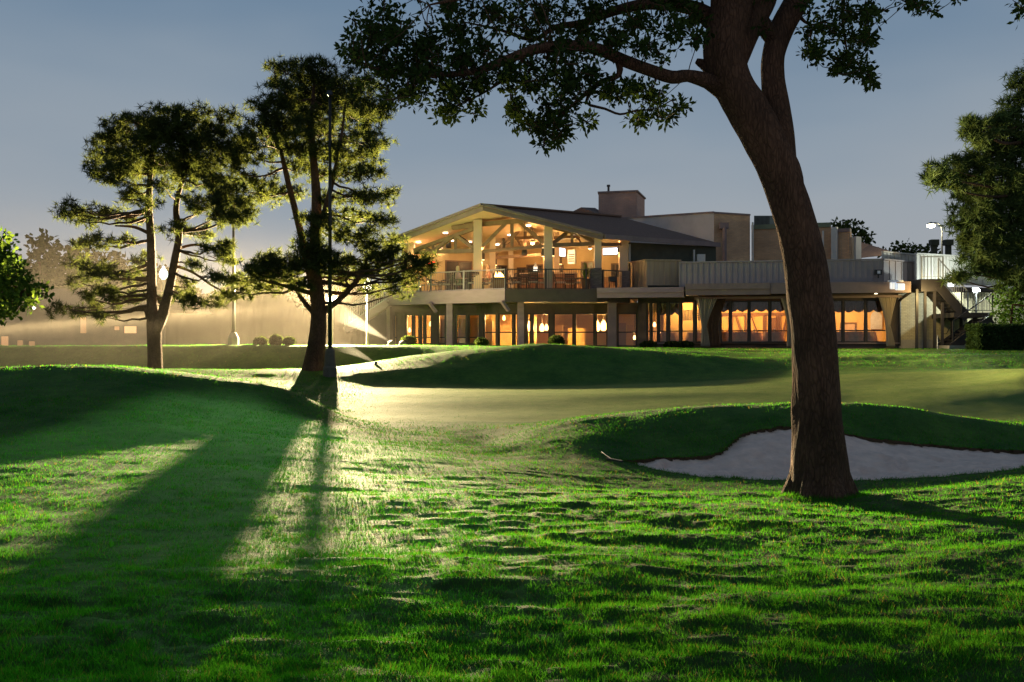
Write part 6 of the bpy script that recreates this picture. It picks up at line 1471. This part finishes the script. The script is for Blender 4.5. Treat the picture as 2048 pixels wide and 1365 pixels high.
# white floodlight beside the stairs
Y = 48.6; x, z = wx(1953, Y), wz(581, Y); t = thing('flood_lamp', 'brilliant white floodlight on a post above the stair landing', 'flood lamp', (x, Y, 1.5))
MB().tube([(x+.05, Y+.15, 1.5), (x+.05, Y+.15, z-.1)], .05, 8).build('pole', dark_metal, t); MB().box((x, Y+.14, z), (.34, .16, .28)).build('housing', dark_metal, t, bevel=.02)
MB().lathe([(.02, -.11), (.11, -.08), (.155, 0), (.11, .08), (.02, .11)], (x, Y-.02, z), 14).build('lens', emit_mat('stair_flood_glow', (.9, 1, .95), 70), t)
point_light('stair_flood_light', (x-.1, Y-.25, z), 480, (.86, 1, .92), t, .1)
# second light behind the stairs, washing the pale screens
p = P(1900, 570, 48.0); t = thing('flood_lamp', 'wall floodlight tucked under the upper stair landing', 'flood lamp', p); MB().box(p, (.3, .2, .2)).build('housing', WHITE, t); MB().box((p.x, p.y-.105, p.z), (.25, .01, .15)).build('lens', emit_mat('wash_glow', (.95, 1, 1), 10), t)
point_light('wash_light', (p.x-.1, p.y-.3, p.z+.3), 28, (.92, .97, 1), t, .1)
# twin white flood heads on the eave
p = P(1793, 571, 46.8); t = thing('flood_lamp', 'pair of white flood heads under the eave right of the orange windows', 'flood lamp', p)
for px, py, w_ in ((1786.5, 572, .26), (1800, 574, .40)): q = P(px, py, 46.75); MB().box(q, (w_, .22, .32), .15).build('flood_head', mat('lit_white_glass', (.8, .82, .85), .3, emit=(.8, .88, 1), estr=.55), t, bevel=.04)
MB().box((p.x, p.y+.1, p.z+.2), (.7, .08, .08)).build('bracket', WHITE, t)
q = P(1797, 580, 47.3); point_light('eave_light', (q.x+.9, q.y-.9, q.z-.35), 200, (1, .72, .26), t, .1)
# speaker box on the parapet
p = P(1756.5, 545, 48.3); t = thing('speaker_box', 'small dark box with pale front on the grey parapet', 'speaker', p); MB().box(p, (.32, .16, .24)).build('housing', dark_metal, t); MB().box((p.x, p.y-.085, p.z), (.14, .012, .14)).build('front_plate', WHITE, t); MB().box((p.x, p.y, p.z-.2), (.05, .05, .18)).build('bracket', dark_metal, t)
# ---------------------------------------------------------------- shrubs and boulders along the bank
def shrub(label, px, Y, rx, rz, m=DLEAF, name='shrub', cat='shrub', L=.10, flat=False, group=None):
    x = wx(px, Y); zb = gz(x, Y); t = thing(name, label, cat, (x, Y, zb-.02), group=group)
    k = int(900*rx*rz/.12*.5)+200; d = unit(rng.normal(0, 1, (k, 3)))*rng.uniform(.75, 1.0, (k, 1)); d[:, 2] = np.abs(d[:, 2]) if flat else d[:, 2]
    C = np.array([x, Y, zb+rz*.95]) + d*np.array([rx, rx, rz]); C[:, 2] = np.maximum(C[:, 2], zb+.02); V = leaves(C, 5, .05, L, L*.4)
    mesh_np('foliage', V, quad_idx(V), m, t)
    bm = MB(); bm.lathe([(math.sin(math.pi*i/10)*.8+1e-3, -math.cos(math.pi*i/10)*.8) for i in range(11)], n=16); bm.v = [(x+a*rx, Y+b_*rx, zb+rz*.95+c*rz) for a, b_, c in bm.v]; bm.build('branches', DBROWN, t)
G2 = 'low clipped shrubs along the bank'
shrub('clipped shrub in the mist, leftmost of three', 521, 42.0, .25, .15, group=G2); shrub('taller clipped shrub in the mist, middle of three', 552, 42.0, .22, .19, group=G2); shrub('lopsided shrub in the mist, nearest the tallest pine', 578, 42.0, .2, .15, group=G2)
shrub('round clipped bush before the bronze double window', 962.5, 46.0, .28, .20, group=G2); shrub('square clipped bush before the wide amber window', 1113, 46.0, .33, .25, group=G2)
shrub('dark low shrub beside the narrow door at the left end', 817, 44.5, .30, .22, group=G2)
for px, lab in ((1345, 'low dark shrub at the foot of the corner windows'), (1297, 'low dark shrub beside the dark building corner'), (1370, 'low spreading shrub under the grey blind')): shrub(lab, px, 49.6, .4, .14, group='low shrubs against the wall')
# hedge
Y = 44.5; x0, x1 = wx(1948, Y), wx(2200, Y); zb = 1.48; zt = wz(655, Y); t = thing('hedge', 'dark clipped hedge at the right edge in front of the shrub', 'hedge', (x0, Y, zb))
k = 9000; C = np.stack([rng.uniform(x0, x1, k), rng.uniform(Y-.6, Y+.6, k), rng.uniform(zb, zt, k)], -1); f = rng.integers(0, 3, k)
C[f == 0, 1] = Y-.6; C[f == 1, 2] = zt; e_ = rng.random(k) < .15; C[e_, 0] = x0; C += rng.normal(0, .035, C.shape); V = leaves(C, 5, .05, .10, .04); mesh_np('foliage', V, quad_idx(V), leaf_mat('hedge_leaf', (.022, .05, .018), (.05, .085, .025), trans=.3, scale=3), t)
MB().box(((x0+x1)/2, Y, (zb+zt)/2-.03), (x1-x0-.12, 1.05, zt-zb-.1)).build('branches', DBROWN, t)
# utility boulder where the jet starts
def boulder(label, px, Y, r):
    x = wx(px, Y); zb = gz(x, Y); b = MB().lathe([(math.sin(math.pi*i/8)+1e-3, -math.cos(math.pi*i/8)) for i in range(9)], n=14)
    b.v = [(a*r*(1+.25*math.sin(3*a+c*4)), d*r*.9, c*r*.75*(1+.2*math.cos(5*d+a*3))) for a, d, c in b.v]
    o = b.build('boulder', mat('boulder_stone', (.16, .13, .11), .9, scale=5, bump=.6), None, smooth=True); o.location = (x, Y, zb+r*.45); tag(o, label, 'boulder', 'boulders at the bank top')
boulder('dark rounded boulder where the upper water jet starts', 784, 43.6, .22)
boulder('wide dark boulder right of the upper water jet', 806, 43.4, .2)
# golf pin and small flag on the lawn at the right
x, Y = wx(1875, 45), 45.0; zb = gz(x, Y); t = thing('golf_flag', 'tiny golf pin with a dark flag before the cream brick wall', 'golf flag', (x, Y, zb-.02))
MB().tube([(x, Y, zb-.05), (x, Y, zb+.62)], .012, 6).build('pole', WHITE, t); MB().add([(x, Y, zb+.60), (x+.16, Y+.02, zb+.36), (x+.02, Y, zb+.30), (x, Y+.014, zb+.60), (x+.16, Y+.034, zb+.36), (x+.02, Y+.014, zb+.30)], [(0, 2, 1), (3, 4, 5), (0, 1, 4, 3), (1, 2, 5, 4), (2, 0, 3, 5)]).build('flag_cloth', FRAME, t)
# rake in the grass beside the bunker
a, b_ = P(1203, 911, 17.0), P(1229, 923, 16.3); za, zb_ = gz(a.x, a.y), gz(b_.x, b_.y)
t = thing('bunker_rake', 'pale bunker rake lying in the shaded grass left of the sand', 'rake', (a.x, a.y, za))
MB().tube([(a.x, a.y, za+.05), (b_.x, b_.y, zb_+.03)], .009, 6).build('handle', mat('rake_grey', (.12, .13, .12), .6, scale=4), t); MB().beam((b_.x-.1, b_.y+.2, zb_+.05), (b_.x+.1, b_.y-.2, zb_+.05), .05, .03).build('rake_head', dark_metal, t)
# ---------------------------------------------------------------- sprinklers with their water jets
def jet(label, a, b, Ya, Yb, r1, dens):
    A_ = P(*a, Ya); A_.z = max(A_.z, gz(A_.x, A_.y)+.05); B_ = P(*b, Yb); t = thing('sprinkler', label, 'sprinkler', (A_.x, A_.y, gz(A_.x, A_.y)-.02))
    z0 = gz(A_.x, A_.y); MB().lathe([(.06, -.02), (.06, .08), (.04, .11)], (A_.x, A_.y, z0), 10).build('nozzle', dark_metal, t)
    n = 9; pts = []; d = B_-A_
    for i in range(n): u = i/(n-1); q = A_ + d*u; q.z += .16*d.length*.25*u*(1-u); pts.append(q)
    m, v, nt = volume_mat('water_spray_%g' % dens, dens, .4, (1, 1, 1))
    tcj = N(nt, 'ShaderNodeTexCoord'); geo = N(nt, 'ShaderNodeNewGeometry'); sbj = N(nt, 'ShaderNodeVectorMath', operation='SUBTRACT'); sbj.inputs[1].default_value = A_
    nt.links.new(geo.outputs['Position'], sbj.inputs[0]); dt = N(nt, 'ShaderNodeVectorMath', operation='DOT_PRODUCT'); dt.inputs[1].default_value = d/d.length_squared; nt.links.new(sbj.outputs[0], dt.inputs[0])
    mrj = N(nt, 'ShaderNodeMapRange', interpolation_type='SMOOTHSTEP'); mrj.inputs[1].default_value = 0; mrj.inputs[2].default_value = 1; mrj.inputs[3].default_value = dens; mrj.inputs[4].default_value = 0; nt.links.new(dt.outputs['Value'], mrj.inputs[0]); nt.links.new(mrj.outputs[0], v.inputs['Density'])
    MB().tube(pts, [.025 + r1*(i/(n-1))**1.1 for i in range(n)], 10).build('water_jet', m, t, smooth=True)
jet('sprinkler throwing a long jet from the bank toward the tallest pine', (781, 684), (668, 622), 44.2, 44.6, .46, .075)
jet('sprinkler throwing a low jet from the green toward the slim pole', (752, 738), (672, 688), 37.0, 40.0, .28, .09)
# ---------------------------------------------------------------- misty low house at the far left
hz_ = thing('house', 'hazy low house with faint lit windows far left in the mist', 'house', (wx(120, 60), 60, 1.5))
HW = mat('house_wall', (.16, .11, .085), .9, scale=2)
hl = seg((-160, 58.5), (330, 62))
MB().slab(hl(-160), hl(330), 1.4, 4.0, .25).build('wall', HW, hz_); b = MB(); p, q = hl(-170), hl(340)
b.v = [(p[0], p[1]-.7, 3.9), (q[0], q[1]-.7, 3.9), (q[0], q[1]+4, 5.3), (p[0], p[1]+4, 5.3), (q[0], q[1]+9, 3.9), (p[0], p[1]+9, 3.9)]; b.f = [(0, 1, 2, 3), (3, 2, 4, 5), (0, 5, 4, 1), (0, 3, 5), (1, 4, 2)]; b.build('roof', SHINGLE, hz_)
for a, c, y0, y1, s_ in ((2, 18, 672, 704, 1.2), (34, 47, 680, 704, .7), (57, 71, 682, 704, .7), (160, 174, 634, 668, .8), (228, 240, 652, 662, 1.2), (248, 274, 652, 668, 2.4)):
    p, q = off(hl(a), hl(c), .04); Ym = (p[1]+q[1])/2; f = MB().slab(p, q, wz(y1, Ym), wz(y0, Ym), .035).build('window', FRAME, hz_); p, q = off(hl(a+1), hl(c-1), .055); MB().slab(p, q, wz(y1-1, Ym), wz(y0+1, Ym), .012).build('pane', emit_mat('house_window_%g' % s_, (1, .5, .22), s_*.45), f)
p = P(68, 616, 58); MB().lathe([(.02, -.1), (.09, 0), (.02, .1)], p, 10).build('porch_light', emit_mat('porch_glow', (1, .85, .65), 14), hz_)
